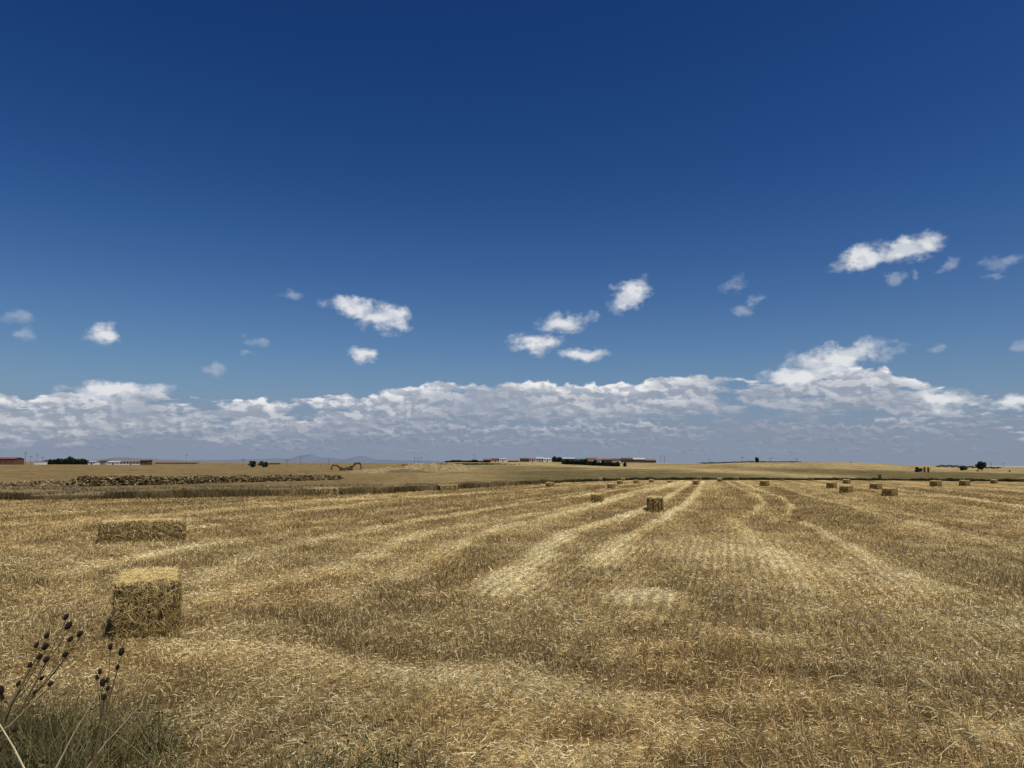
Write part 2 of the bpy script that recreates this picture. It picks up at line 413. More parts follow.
# ------------------------------------------------------------------ mesh collector
class MB:
    def __init__(s): s.v = []; s.f = []; s.mi = []
    def add(s, vs, fs, mi=0):
        b = len(s.v); s.v += [tuple(v) for v in vs]; s.f += [tuple(b+i for i in f) for f in fs]; s.mi += [mi]*len(fs); return s
    def box(s, x0, x1, y0, y1, z0, z1, mi=0, M=None):
        vs = [Vector(p) for p in ((x0,y0,z0),(x1,y0,z0),(x1,y1,z0),(x0,y1,z0),(x0,y0,z1),(x1,y0,z1),(x1,y1,z1),(x0,y1,z1))]
        if M: vs = [M @ v for v in vs]
        return s.add(vs, [(0,3,2,1),(4,5,6,7),(0,1,5,4),(1,2,6,5),(2,3,7,6),(3,0,4,7)], mi)
    def tube(s, pts, rad, n=6, cap=True):
        pts = [Vector(p) for p in pts]; rad = rad if isinstance(rad, (list, tuple)) else [rad]*len(pts)
        rings = []
        for i, p in enumerate(pts):
            t = (pts[min(i+1, len(pts)-1)]-pts[max(i-1, 0)]).normalized()
            a = t.cross(Vector((0, 0, 1)));
            if a.length < .1: a = t.cross(Vector((0, 1, 0)))
            a.normalize(); b = t.cross(a)
            rings.append([p+(a*math.cos(2*math.pi*k/n)+b*math.sin(2*math.pi*k/n))*rad[i] for k in range(n)])
        vs = [v for r_ in rings for v in r_]; fs = []
        for i in range(len(pts)-1):
            for k in range(n): fs.append((i*n+k, (i+1)*n+k, (i+1)*n+(k+1) % n, i*n+(k+1) % n))
        if cap: fs.append(tuple(range(n))); fs.append(tuple(range(len(vs)-1, len(vs)-n-1, -1)))
        return s.add(vs, fs)
    def prism(s, poly, y0, y1, axis='Y'):
        n = len(poly); vs = [(p[0], y0, p[1]) for p in poly]+[(p[0], y1, p[1]) for p in poly]
        if axis == 'X': vs = [(v[1], v[0], v[2]) for v in vs]
        fs = [tuple(range(n)), tuple(range(2*n-1, n-1, -1))]+[(i, i+n, (i+1) % n+n, (i+1) % n) for i in range(n)]
        return s.add(vs, fs)
    def ball(s, c, rx, ry, rz, seg=8, ring=6, jit=0):
        vs = []; fs = []
        for i in range(ring+1):
            th = math.pi*i/ring
            for k in range(seg):
                ph = 2*math.pi*k/seg; j = 1+jit*(random.random()-.5)
                vs.append((c[0]+rx*j*math.sin(th)*math.cos(ph), c[1]+ry*j*math.sin(th)*math.sin(ph), c[2]+rz*j*math.cos(th)))
        for i in range(ring):
            for k in range(seg): fs.append((i*seg+k, (i+1)*seg+k, (i+1)*seg+(k+1) % seg, i*seg+(k+1) % seg))
        return s.add(vs, fs)
    def build(s, name, mat, parent=None, smooth=False, mats=None):
        me = bpy.data.meshes.new(name); me.from_pydata(s.v, [], s.f)
        for m in (mats or [mat]): me.materials.append(m)
        if mats: me.polygons.foreach_set('material_index', s.mi)
        if smooth: me.polygons.foreach_set('use_smooth', [True]*len(me.polygons))
        me.validate(); me.update()
        return link(name, me, parent)

# ------------------------------------------------------------------ bales
M_TWINE = mat_simple('baling_twine', (.55, .46, .30), .6, .2, 20)
def bale_mesh(name, Lx, Wy, Hz, step, nstraw, wid, seed, rag=.02):
    """Lx along Y (length), Wy along X, base at z=0; packed body plus straw ends, all one mesh"""
    g = np.random.default_rng(seed)
    nx, ny, nz = [max(3, int(round(q/step))) for q in (Wy, Lx, Hz)]
    V = []; Fc = []
    def grid(o, a, b, na, nb):
        base = sum(len(v) for v in V)
        i, j = np.meshgrid(np.arange(na+1)/na, np.arange(nb+1)/nb, indexing='ij')
        V.append((np.array(o)+i[..., None]*np.array(a)+j[..., None]*np.array(b)).reshape(-1, 3))
        p = (np.arange(na)[:, None]*(nb+1)+np.arange(nb)[None, :]).ravel()+base
        Fc.append(np.stack([p, p+nb+1, p+nb+2, p+1], 1))
    w, l, h = Wy, Lx, Hz
    grid((-w/2, -l/2, 0), (w, 0, 0), (0, 0, h), nx, nz)            # near end
    grid((w/2, l/2, 0), (-w, 0, 0), (0, 0, h), nx, nz)
    grid((w/2, -l/2, 0), (0, l, 0), (0, 0, h), ny, nz)
    grid((-w/2, l/2, 0), (0, -l, 0), (0, 0, h), ny, nz)
    grid((-w/2, -l/2, h), (w, 0, 0), (0, l, 0), nx, ny)
    co = np.concatenate(V); f = np.concatenate(Fc)
    tw = [(-.38+.19*k)*w/.96*.96 for k in range(5)]
    def warp(co, amp=1.0):
        x, y, z = co[:, 0].copy(), co[:, 1].copy(), co[:, 2].copy()
        rr = .06
        qx = np.abs(x)-(w/2-rr); qy = np.abs(y)-(l/2-rr); qz = (z-(h-rr))
        qx, qy, qz = [np.maximum(q, 0) for q in (qx, qy, qz)]
        ln = np.sqrt(qx**2+qy**2+qz**2)+1e-9; sc = np.where(ln > rr, rr/ln, 1)
        x = np.sign(x)*(np.minimum(np.abs(x), w/2-rr)+qx*sc); y = np.sign(y)*(np.minimum(np.abs(y), l/2-rr)+qy*sc)
        z = np.minimum(z, h-rr)+qz*sc
        cx, cy, cz = x*0, y*0, z*0
        # bulge of the ends between twines, flakes along the sides
        pin = np.zeros_like(x)
        for t in tw: pin += np.exp(-((x-t)/.025)**2)
        end = sst(l/2-.2, l/2-.02, np.abs(y)); topm = sst(h-.12, h, z)
        y = y+np.sign(y)*end*(.045-.085*pin)*amp
        z = z+topm*(.0-.03*pin)*amp
        fl = vnoise(y/.09+50, z*.6, seed)-.5
        side = sst(w/2-.12, w/2, np.abs(x)); x = x+np.sign(x)*side*fl*.05
        z = z+topm*(fbm(x/.25, y/.25, seed+2, 3)-.5)*.10
        n1 = fbm(y/.12+z/.1, x/.12+z/.07, seed+5, 4)-.5
        x = x+np.sign(x)*side*n1*.08; y = y+np.sign(y)*end*(fbm(x/.09, z/.12, seed+8, 4)-.5)*.17
        # slight sag: wider foot
        k = (1-z/h)*.03; x = x*(1+k); y = y*(1+k*.4)
        # leaning shear
        x = x+.015*np.sin(seed)*z
        return np.stack([x, y, z], 1)
    co = warp(co)
    shade = ramp(fbm(co[:, 0]/.05+co[:, 1]/.04, co[:, 2]/.05+co[:, 1]/.1, seed+3, 4), [(.035, .021, .007), (.11, .07, .026), (.27, .19, .08)])  # dark base tones put the shade of cavities between straws into the colour
    tp = sst(h-.10, h-.02, co[:, 2])[:, None]; shade = shade*(1-tp)+np.array([.60, .50, .28])*tp  # top painted paler, as the sun would lighten it
    # straws on the surface
    A = np.array([w*h, w*h, l*h, l*h, w*l*1.2]); pr = A/A.sum(); k = g.choice(5, nstraw, p=pr)
    a, b = g.random(nstraw), g.random(nstraw)*.99
    P = np.zeros((nstraw, 3)); T1 = np.zeros((nstraw, 3)); T2 = np.zeros((nstraw, 3)); Nn = np.zeros((nstraw, 3))
    for q, (o, u1, u2, nn) in enumerate([((-w/2, -l/2, 0), (w, 0, 0), (0, 0, h), (0, -1, 0)), ((w/2, l/2, 0), (-w, 0, 0), (0, 0, h), (0, 1, 0)),
                                       ((w/2, -l/2, 0), (0, l, 0), (0, 0, h), (1, 0, 0)), ((-w/2, l/2, 0), (0, -l, 0), (0, 0, h), (-1, 0, 0)),
                                       ((-w/2, -l/2, h), (w, 0, 0), (0, l, 0), (0, 0, 1))]):
        m = k == q
        P[m] = np.array(o)+a[m, None]*np.array(u1)+b[m, None]*np.array(u2)
        T1[m] = np.array(u1)/np.linalg.norm(u1); T2[m] = np.array(u2)/np.linalg.norm(u2); Nn[m] = nn
    P = warp(P)+Nn*(.004+.012*g.random((nstraw, 1)))
    ang = g.random(nstraw)*2*math.pi
    ang = np.where(k == 4, ang, np.where(g.random(nstraw) < .6, math.pi/2+g.normal(0, .55, nstraw), ang))
    ln = .06+.16*g.random(nstraw)
    out = g.random(nstraw)*rag*6*g.random(nstraw)
    D = T1*(np.cos(ang)*ln)[:, None]+T2*(np.sin(ang)*ln)[:, None]+Nn*(out*ln*6)[:, None]
    P = P-D*.5*(1-out[:, None])
    D[:, 2] = np.maximum(D[:, 2], -P[:, 2]*.95-.02)
    Wd = np.cross(D, Nn); Wd /= (np.linalg.norm(Wd, axis=1)[:, None]+1e-9)
    Wd = Wd+Nn*g.normal(0, .4, nstraw)[:, None]; Wd /= np.linalg.norm(Wd, axis=1)[:, None]
    wd = wid*(.5+.8*g.random(nstraw)); ww = Wd*wd[:, None]*.5
    mid = P+D*.5+Nn*(.012*g.random((nstraw, 1)))+T1*g.normal(0, .012, (nstraw, 1))
    sv = np.stack([P-ww, P+ww, mid+ww, mid-ww, P+D+ww*.7, P+D-ww*.7], 1).reshape(-1, 3)
    bb = np.arange(nstraw)[:, None]*6+len(co); sf = (bb[:, None, :]+np.array([[0, 1, 2, 3], [3, 2, 4, 5]])[None]).reshape(-1, 4)
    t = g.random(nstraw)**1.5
    t = np.where(k == 4, .6+.4*t, .14+1.0*t*(.55+.5*P[:, 2]/h))  # top straws lightest, sides darker towards the foot: light and shade painted in
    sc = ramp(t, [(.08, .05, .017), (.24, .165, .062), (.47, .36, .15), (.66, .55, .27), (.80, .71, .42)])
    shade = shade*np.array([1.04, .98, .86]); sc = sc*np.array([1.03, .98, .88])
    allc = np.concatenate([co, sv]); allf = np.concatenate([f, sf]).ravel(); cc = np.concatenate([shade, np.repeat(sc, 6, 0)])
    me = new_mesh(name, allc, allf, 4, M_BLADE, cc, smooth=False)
    return me, tw
def make_bale(Lx, Wy, Hz, step, nstraw, wid, seed, parts=True, tr=.004):
    me, tw = bale_mesh('packed_straw', Lx, Wy, Hz, step, nstraw, wid, seed)
    if not parts:
        o = link('straw_bale', me); return o
    e = empty('straw_bale'); link('packed_straw', me, e)
    for t in tw:
        m = MB(); m.tube([(t*1.02, -Lx/2-.0, .03), (t, -Lx/2-.0, Hz*.55), (t, -Lx/2+.05, Hz-.07), (t, -Lx/2+.12, Hz-.015), (t, 0, Hz-.02), (t, Lx/2-.12, Hz-.015), (t, Lx/2-.05, Hz-.07), (t, Lx/2, Hz*.55), (t*1.02, Lx/2, .03)], tr, 5)
        m.build('twine', M_TWINE, e)
    return e
G_B = 'rectangular straw bales lying over the harvested field'
def place(o, u, v, axis_az, Wy, Lx, label, sc=1.0, gnd=True):
    """near face foot centre at pixel (u,v); axis_az degrees clockwise from forward"""
    p = gp(u, v); a = R(axis_az); c = Vector((p.x+math.sin(a)*Lx/2*sc, p.y+math.cos(a)*Lx/2*sc, 0))
    o.location = (c.x, c.y, h1(c.x, c.y)-.03); o.rotation_euler = (0, 0, -a); o.scale = (sc, sc, sc)
    tag(o, label, 'bale', G_B)
    return o
b = make_bale(1.5, .86, .90, .02, 17000, .0068, 11)
place(b, 146, 640, -25, .86, 1.5, 'largest and nearest straw bale, end on, pale matted top, behind the dark teasel heads')
b = make_bale(2.5, .95, .74, .035, 9000, .013, 12)
p = gp(139.5, 542); b.location = (p.x-.12, p.y+.45, -.05); b.rotation_euler = (0, 0, -R(64)); tag(b, 'long straw bale lying broadside behind and left of the nearest bale', 'bale', G_B)
b = make_bale(2.2, .80, .86, .035, 4200, .018, 13)
place(b, 655.5, 512.6, 9.5, .84, 2.2, 'square looking end-on bale alone near the middle of the field, with a pale top')
mid = make_bale(2.2, .80, .74, .06, 2600, .035, 14, tr=.012)
MIDS = [ # u of near end foot, v bottom, axis az, label
 (597, 503.8, 14, .93, 'bale with shaded end just left of the lone square looking bale near the middle'),
 (888, 496.8, 43, 1.05, 'biggest bale of the right hand group, dark left end and lit long side'),
 (845, 493.6, 39, 1.05, 'bale second biggest of the right hand group, left of the biggest one'),
 (874.5, 489.8, 44, 1.0, 'bale right behind the biggest bale of the right hand group'),
 (831, 488.5, 38, 1.0, 'leftmost bale of the right hand group'),
 (934.5, 486.8, 48, 1.1, 'bale standing alone in line below the pair of brown stacks and bush at right'),
 (963.5, 485.8, 50, 1.05, 'bale below the round bush and the broad tree at far right'),
 (764, 486.2, 34, 1.0, 'two toned bale alone between the curved swaths and the right hand group'),
]
first = True
for u, v, az, sc, lab in MIDS:
    o = mid if first else copy_tree(mid); first = False
    place(o, u-1, v, math.degrees(math.atan((u-512)/F))+(az-math.degrees(math.atan((u-512)/F)))*.72, .80, 2.2, lab, sc*.95)
o = copy_tree(mid); place(o, 314, 495.6, 62, .88, 2.2, 'pale bale lying against the rank ditch grass below the two excavators', .85)
o = copy_tree(mid); place(o, 439, 491.0, 60, .88, 2.2, 'bale tucked beside the ditch grass below the earth heaps', .82)
small = make_bale(2.1, .88, .78, .12, 700, .06, 15, parts=False)
SM = [(548, 487, 30, .85, 'bale on pale stubble by the end of the thick ditch grass'),
 (610, 488.8, 24, .85, 'bale behind the shaded-end bale left of the middle, nearer than its neighbours'),
 (619, 484, 24, .75, 'small far bale just behind and right of the one on the left swath'),
 (623, 480.8, 10, .7, 'tiny pale bale at the ditch, left one of the middle cluster'),
 (600.5, 481, 10, .7, 'tiny bale at the ditch, farthest left of the middle cluster'),
 (635.5, 483.4, 24, .75, 'small bale directly below the right end of the dark tree row'),
 (651, 482.6, 22, .75, 'small bale above and left of the lone square looking bale'),
 (669.5, 483.8, 20, .75, 'small bale between two straight pale swaths right of the lone square looking bale'),
 (695.5, 484.8, 22, .95, 'small bale at the far end of the paired straight swaths'),
 (719.5, 481.5, 20, .85, 'small bale at the ditch just left of the curved swaths'),
 (845.5, 483.6, 44, .95, 'small bale behind the leftmost bales of the right hand group'),
 (993, 483.4, 52, .9, 'small low bale near the ditch, right of the broad tree'),
 (1022.5, 481.8, 52, 1.0, 'bale cut by the right edge of the photo beside the ditch')]
for i, (u, v, az, sc, lab) in enumerate(SM):
    o = small if i == 0 else small.copy()
    if i: C.objects.link(o)
    place(o, u, v, math.degrees(math.atan((u-512)/F))+(az-math.degrees(math.atan((u-512)/F)))*.55, .88, 2.1, lab, sc*.84)
pale = [(698.5, 131, 'pale bale beyond the ditch, leftmost of those standing in a row there'), (735.5, 131, 'pale bale beyond the ditch, second from left in the row there'), (780.5, 132, 'pale bale beyond the ditch below the round hilltop tree'),
        (810, 132, 'pale bale beyond the ditch right of the round hilltop tree'), (841, 133, 'rightmost pale bale of the row beyond the ditch')]
for u, d, lab in pale:
    o = small.copy(); C.objects.link(o); p = at(u, d); o.location = (p.x, p.y, p.z-.05); o.rotation_euler = (0, 0, R(65)); o.scale = (.7, .4, .75); tag(o, lab, 'bale', G_B)

# ------------------------------------------------------------------ rubble bank beyond the ditch
def clods(name, path, hfun, wid, n, smin, smax, cols, label):
    tv = []; tf = []; tc = []
    # low-poly irregular stones
    import itertools
    base = np.array([(s1, s2, s3) for s1 in (-1, 1) for s2 in (-1, 1) for s3 in (-1, 1)], float)*.58
    base = np.concatenate([base, np.array([(1, 0, 0), (-1, 0, 0), (0, 1, 0), (0, -1, 0), (0, 0, 1), (0, 0, -1)], float)])
    fc = []
    ax = {8: [4, 6, 7, 5], 9: [0, 1, 3, 2], 10: [2, 3, 7, 6], 11: [0, 4, 5, 1], 12: [1, 5, 7, 3], 13: [0, 2, 6, 4]}
    for k, q in ax.items():
        for i in range(4): fc.append((k, q[i], q[(i+1) % 4]))
    fc = np.array(fc)
    pts = [np.array(p) for p in path]; seg = np.array([np.linalg.norm(b_-a_) for a_, b_ in zip(pts[:-1], pts[1:])]); cum = np.concatenate([[0], np.cumsum(seg)])
    for q in range(n):
        t = rng.random()*cum[-1]; i = min(np.searchsorted(cum, t, 'right')-1, len(seg)-1); f = (t-cum[i])/seg[i]
        p = pts[i]*(1-f)+pts[i+1]*f; tt = t/cum[-1]
        o = rng.normal(0, .42); o = np.clip(o, -1, 1)
        hh = hfun(tt)*(1-o*o)*(.85+.35*float(vnoise(np.array([t/2.2]), np.array([o*2]), 4)[0]))
        s = smin+(smax-smin)*rng.random()**2.5
        c = np.array([p[0]+rng.normal(0, .2), p[1]+o*wid, 0]); c[2] = h1(c[0], c[1])+hh*(.3+.7*rng.random())-.05
        v = base*(.65+.7*rng.random((14, 1)))*s*np.array([1+.5*rng.random(), 1, .55+.5*rng.random()])
        a = rng.random()*6.28; ca, sa = math.cos(a), math.sin(a)
        v = v @ np.array([[ca, sa, 0], [-sa, ca, 0], [0, 0, 1]])
        tv.append(v+c); tf.append(fc+14*q); tc.append(np.repeat([np.array(cols[int(rng.random()*len(cols))])*(.7+.6*rng.random())], 14, 0))
    me = new_mesh(name, np.concatenate(tv), np.concatenate(tf).ravel(), 3, M_ROCK, np.concatenate(tc), smooth=False)
    return tag(link(name, me), label, 'rubble', kind='stuff')
RC = [(.13, .092, .040), (.07, .05, .022), (.18, .13, .065), (.10, .075, .03), (.28, .22, .125), (.04, .03, .014), (.14, .105, .045)]
def wp(u, v): q = gp(u, v); return (q.x, q.y)
clods('rubble_bank', [wp(58, 486.5), wp(100, 486), wp(160, 484.5), wp(260, 481.8), wp(338, 479.8)], lambda t: (.25+.85*sst(0, .06, np.array(t)))*(1-.3*t), 1.9, 24000, .045, .19, RC, 'long low bank of dark earth clods and stones behind the ditch')
clods('low_rubble', [wp(-120, 486.5), wp(0, 486.5), wp(58, 486)], lambda t: .55*(.6+.8*abs(math.sin(t*9))), 5.0, 1600, .05, .16, [(.20, .15, .075), (.16, .12, .055), (.30, .24, .14), (.10, .08, .035)], 'lower pale spread of stones and earth at far left behind the ditch')

# earth heaps by the excavators
M_EARTH = mat_simple('dug_earth', (.215, .160, .080), .95, .5, .9, bump=.5)
M_EARTHD = mat_simple('dark_dug_earth', (.12, .095, .045), .95, .5, 1.2, bump=.5)
def heap(u, d, w, dp, h, mat, label, seed):
    c = at(u, d); n = 60; vs = []; fs = []
    X, Y = np.meshgrid(np.linspace(-1, 1, n), np.linspace(-1, 1, n))
    rr = np.hypot(X, Y); zz = h*np.clip(1-rr**1.7, 0, 1)*(.45+1.1*fbm(X*2.5+seed, Y*2.5, seed, 4))+(fbm(X*8, Y*8, seed+3, 4)-.5)*h*.8*np.clip(1.2-rr, 0, 1)
    x = X*w/2+c.x; y = Y*dp/2+c.y; z = hz(x.ravel(), y.ravel()).reshape(n, n)-.15+zz
    co = np.stack([x, y, z], -1).reshape(-1, 3); p = (np.arange(n-1)[:, None]*n+np.arange(n-1)[None]).ravel()
    f = np.stack([p, p+1, p+n+1, p+n], 1).ravel()
    me = new_mesh('earth_heap', co, f, 4, mat)
    tag(link('earth_heap', me), label, 'earth heap', 'heaps of dug earth beyond the ditch')
heap(385, 230, 24, 14, 1.5, M_EARTH, 'ochre earth heap just right of the right hand excavator', 1)
heap(408, 215, 18, 10, .9, M_EARTHD, 'dark scrubby earth heap in front of the pale heaps, right of the excavators', 2)
heap(432, 270, 30, 16, 2.6, M_EARTH, 'largest ochre earth heap, topped by small machines', 3)
heap(452, 300, 24, 12, 2.2, M_EARTH, 'ochre earth heap at the foot of the green planted slope', 4)
heap(365, 200, 16, 8, .6, M_EARTH, 'low pale earth heap below the two excavators', 5)
heap(470, 205, 20, 8, .35, M_EARTHD, 'thin dark earth ridge on the fallow, centre left', 6)

# ------------------------------------------------------------------ excavators
M_ORNG = mat_simple('rusty_orange_paint', (.105, .038, .020), .7, .3, 1.2)
M_DARK = mat_simple('dark_machine_steel', (.035, .032, .03), .6, .3, 2)
M_GLASS = mat_simple('dark_glass', (.03, .04, .045), .15, .1, 1)
def excavator():
    e = empty('excavator')
    for s in (-1, 1):
        m = MB(); m.prism([(-2.1, .35), (-1.8, 0), (1.8, 0), (2.1, .35), (2.1, .6), (1.8, .9), (-1.8, .9), (-2.1, .6)], s*1.2-.3, s*1.2+.3); m.build('track', M_DARK, e)
    m = MB(); m.box(-2.3, 1.1, -1.35, 1.35, 1.02, 2.05); m.box(-2.5, -1.4, -1.3, 1.3, 1.1, 2.3); m.build('engine_housing', M_ORNG, e)
    m = MB(); m.tube([(0, 0, .55), (0, 0, 1.05)], .75, 12); m.build('turntable', M_DARK, e)
    m = MB(); m.prism([(-.2, 2.053), (1.6, 1.1), (1.75, 2.2), (1.3, 3.1), (-.2, 3.1)], .3, 1.34); c = m.build('cab', M_ORNG, e)
    m = MB(); m.prism([(.0, 2.2), (1.3, 2.2), (1.2, 2.95), (.0, 2.95)], 1.345, 1.37); m.build('window', M_GLASS, c)
    m = MB(); m.prism([(.0, 2.2), (1.3, 2.2), (1.2, 2.95), (.0, 2.95)], .27, .295); m.build('window', M_GLASS, c)
    m = MB(); m.prism([(.6, 1.5), (1.6, 1.2), (3.6, 3.9), (6.3, 4.4), (6.5, 5.2), (2.9, 5.3)], -.45, -.05); m.build('boom', M_ORNG, e)
    m = MB(); m.prism([(5.5, 5.5), (6.5, 5.6), (7.5, 2.0), (6.7, 1.8)], -.4, -.1); m.build('stick', M_ORNG, e)
    m = MB(); m.prism([(6.75, 2.1), (7.5, 1.9), (7.4, 1.0), (6.6, .6), (6.0, 1.0), (6.6, 1.3)], -.75, .25); m.build('bucket', M_DARK, e)
    m = MB(); m.tube([(1.6, -.25, 1.9), (3.6, -.25, 4.3)], .12, 6); m.tube([(3.4, -.25, 5.25), (5.7, -.25, 5.5)], .1, 6); m.build('ram', M_DARK, e)
    return e
ex = excavator(); p = at(342.5, 262); ex.location = p; ex.rotation_euler = (0, 0, R(184)); ex.scale = (.54, .54, .37)
tag(ex, 'rusty orange excavator at left of the pair with its arm reaching left', 'excavator', 'two excavators at the earthworks')
e2 = copy_tree(ex); p = at(350, 268); e2.location = p; e2.rotation_euler = (0, 0, R(12)); e2.scale = (.56, .56, .52)
e2['label'] = 'darker excavator at right of the pair with its arm raised to the right'
# small dump trucks on the heaps
M_WHITE = mat_simple('white_paint', (.72, .72, .70), .5, .06, 1)
M_RED = mat_simple('dull_red_paint', (.10, .04, .03), .5, .15, 1)
def truck():
    e = empty('dump_truck')
    m = MB(); m.box(-3.3, 2.9, -1.0, 1.0, .75, 1.02); m.build('chassis', M_DARK, e)
    m = MB(); m.prism([(1.2, 1.03), (2.95, 1.03), (2.95, 1.9), (2.6, 2.7), (1.2, 2.7)], -1.1, 1.1); c = m.build('cab', M_RED, e)
    m = MB(); m.prism([(1.5, 1.9), (2.75, 1.9), (2.5, 2.5), (1.5, 2.5)], -1.12, -1.103); m.build('window', M_GLASS, c)
    m = MB(); m.prism([(-3.5, 1.25), (-3.0, 1.05), (1.0, 1.05), (1.0, 2.5), (-3.7, 2.3)], -1.2, 1.2); m.build('tipper_body', M_RED, e)
    for x in (2.1, -1.3, -2.6):
        for s in (-1, 1): m = MB(); m.tube([(x, s*.75, .5), (x, s*1.12, .5)], .5, 14); m.build('wheel', M_DARK, e)
    return e
t = truck(); p = at(405, 420); t.location = p; t.rotation_euler = (0, 0, R(20)); t.scale = (.55,)*3
tag(t, 'small dark dump truck behind the left earth heaps', 'truck', 'dump trucks at the earthworks')
t2 = copy_tree(t); p = at(416.5, 400); t2.location = p; t2.rotation_euler = (0, 0, R(190)); t2['label'] = 'small reddish dump truck right beside the largest earth heap'

# ------------------------------------------------------------------ trees
M_BARK = mat_simple('bark', (.09, .065, .045), .9, .3, 4)
def make_tree(name, w, h, trunk_h, nleaf, leaf, col, seed, squash=1.0, clumps=9, limbs=5):
    g = np.random.default_rng(seed); random.seed(seed)
    e = empty(name)
    m = MB(); m.tube([(0, 0, -.2), (.05*w, 0, trunk_h*.6), (0, .03*w, trunk_h+.25*h)], [.06*w*.6+.05, .045*w*.6+.03, .02*w+.01], 8)
    for k in range(limbs):
        a = k*2.4; m.tube([(0, 0, trunk_h*.75), (.16*w*math.cos(a), .16*w*math.sin(a), trunk_h+.12*h), (.33*w*math.cos(a), .33*w*math.sin(a), trunk_h+.35*h)], [.03*w, .02*w, .008*w], 5)
    m.build('trunk', M_BARK, e)
    cz = (h+trunk_h)/2; rz = (h-trunk_h)/2
    cl = []
    for k in range(clumps):
        a = g.random()*6.28; q = math.sqrt(g.random())*.62; zz = g.uniform(-.8, .65)
        q *= math.sqrt(1-zz*zz*.8)
        cl.append((q*math.cos(a)*w/2, q*math.sin(a)*w/2, cz+zz*rz, g.uniform(.24, .42)*w/2*1.1, g.uniform(.26, .42)*rz*1.1*squash))
    ci = g.integers(0, clumps, nleaf); cl = np.array(cl); c = cl[ci]
    d = g.normal(0, 1, (nleaf, 3)); d /= np.linalg.norm(d, axis=1)[:, None]; rad = g.random(nleaf)**.4
    rxy = np.maximum(c[:, 3], .12*w); rzz = np.maximum(c[:, 4], .1*h)
    P = np.stack([c[:, 0]+d[:, 0]*rad*rxy*1.25, c[:, 1]+d[:, 1]*rad*rxy*1.25, c[:, 2]+d[:, 2]*rad*rzz*1.25], 1)
    P[:, 2] = np.maximum(P[:, 2], .1)
    a = g.normal(0, 1, (nleaf, 3)); a /= np.linalg.norm(a, axis=1)[:, None]; b = np.cross(a, g.normal(0, 1, (nleaf, 3))); b /= np.linalg.norm(b, axis=1)[:, None]
    s = leaf*(.6+.8*g.random(nleaf))
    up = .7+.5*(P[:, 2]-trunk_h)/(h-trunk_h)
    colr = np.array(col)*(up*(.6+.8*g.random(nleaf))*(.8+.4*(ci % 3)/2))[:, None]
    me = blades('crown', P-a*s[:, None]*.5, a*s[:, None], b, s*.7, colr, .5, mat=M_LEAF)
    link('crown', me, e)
    return e
DG = (.028, .042, .017)
def put(o, u, d, label, cat='tree', group=None, s=(1, 1, 1), rz=None, dz=0):
    p = at(u, d); o.location = (p.x, p.y, p.z+dz); o.scale = s; o.rotation_euler = (0, 0, random.random()*6 if rz is None else rz)
    tag(o, label, cat, group); return o
PX = lambda n, d: n*d/F
t = make_tree('hilltop_tree', PX(4.6, 480), PX(5.2, 480), .5, 1500, .45, (.02, .03, .022), 21); put(t, 757, 480, 'lone round dark tree on the crest of the stubble rise')
t = make_tree('broad_tree', PX(10.5, 330), PX(9, 330), .9, 2600, .35, (.022, .036, .018), 22, clumps=14); put(t, 981, 330, 'broad dark tree standing alone near the right edge')
t = make_tree('bush', PX(8, 325), PX(4.2, 325), .15, 1400, .3, DG, 23); put(t, 962.5, 325, 'round low bush just left of the broad tree', 'bush')
t = make_tree('bush', PX(9, 268), PX(5, 268), .1, 1600, .28, (.05, .055, .022), 24); put(t, 918.5, 268, 'olive bush left of the two upright brown stacks', 'bush')
t = make_tree('bush', PX(4.5, 140), PX(6, 140), .1, 260, .12, (.13, .11, .055), 25, clumps=5); put(t, 879, 145, 'thin dry shrub just behind the ditch, right of the middle', 'bush')
t = make_tree('bush', PX(2, 300), PX(1.6, 300), .05, 120, .25, DG, 26, clumps=4); put(t, 977, 300, 'tiny dark bush at the foot of the broad tree', 'bush')
t2 = copy_tree(t); put(t2, 1009, 300, 'tiny dark bush alone right of the broad tree', 'bush')
t2 = copy_tree(t); put(t2, 851, 480, 'tiny dark bush on the crest right of the middle', 'bush')
t2 = copy_tree(t); put(t2, 320.5, 560, 'tiny dark bush in the brown field left of the excavators', 'bush')
t = make_tree('dense_tree', PX(8, 420), PX(6.5, 420), .2, 1900, .4, DG, 27, clumps=12); put(t, 252.5, 420, 'dense dark tree, left one of a close pair in the brown field', 'tree')
t = make_tree('dense_tree', PX(10, 420), PX(6, 420), .2, 1900, .4, DG, 28, clumps=12); put(t, 263.5, 422, 'dense dark tree, right one of a close pair in the brown field', 'tree')
# clod heap left of x: upright bales
up_b = small.copy(); C.objects.link(up_b); p = at(924, 262); up_b.location = (p.x, p.y, p.z+.9); up_b.rotation_euler = (R(90), 0, .3); up_b.scale = (.85, .85, 1); tag(up_b, 'bale stood on end beside the olive bush, left one of two', 'bale', 'bales stood on end in the far field')
up2 = up_b.copy(); C.objects.link(up2); p = at(927.8, 260); up2.location = (p.x, p.y, p.z+.9); tag(up2, 'bale stood on end beside the olive bush, right one of two', 'bale', 'bales stood on end in the far field')

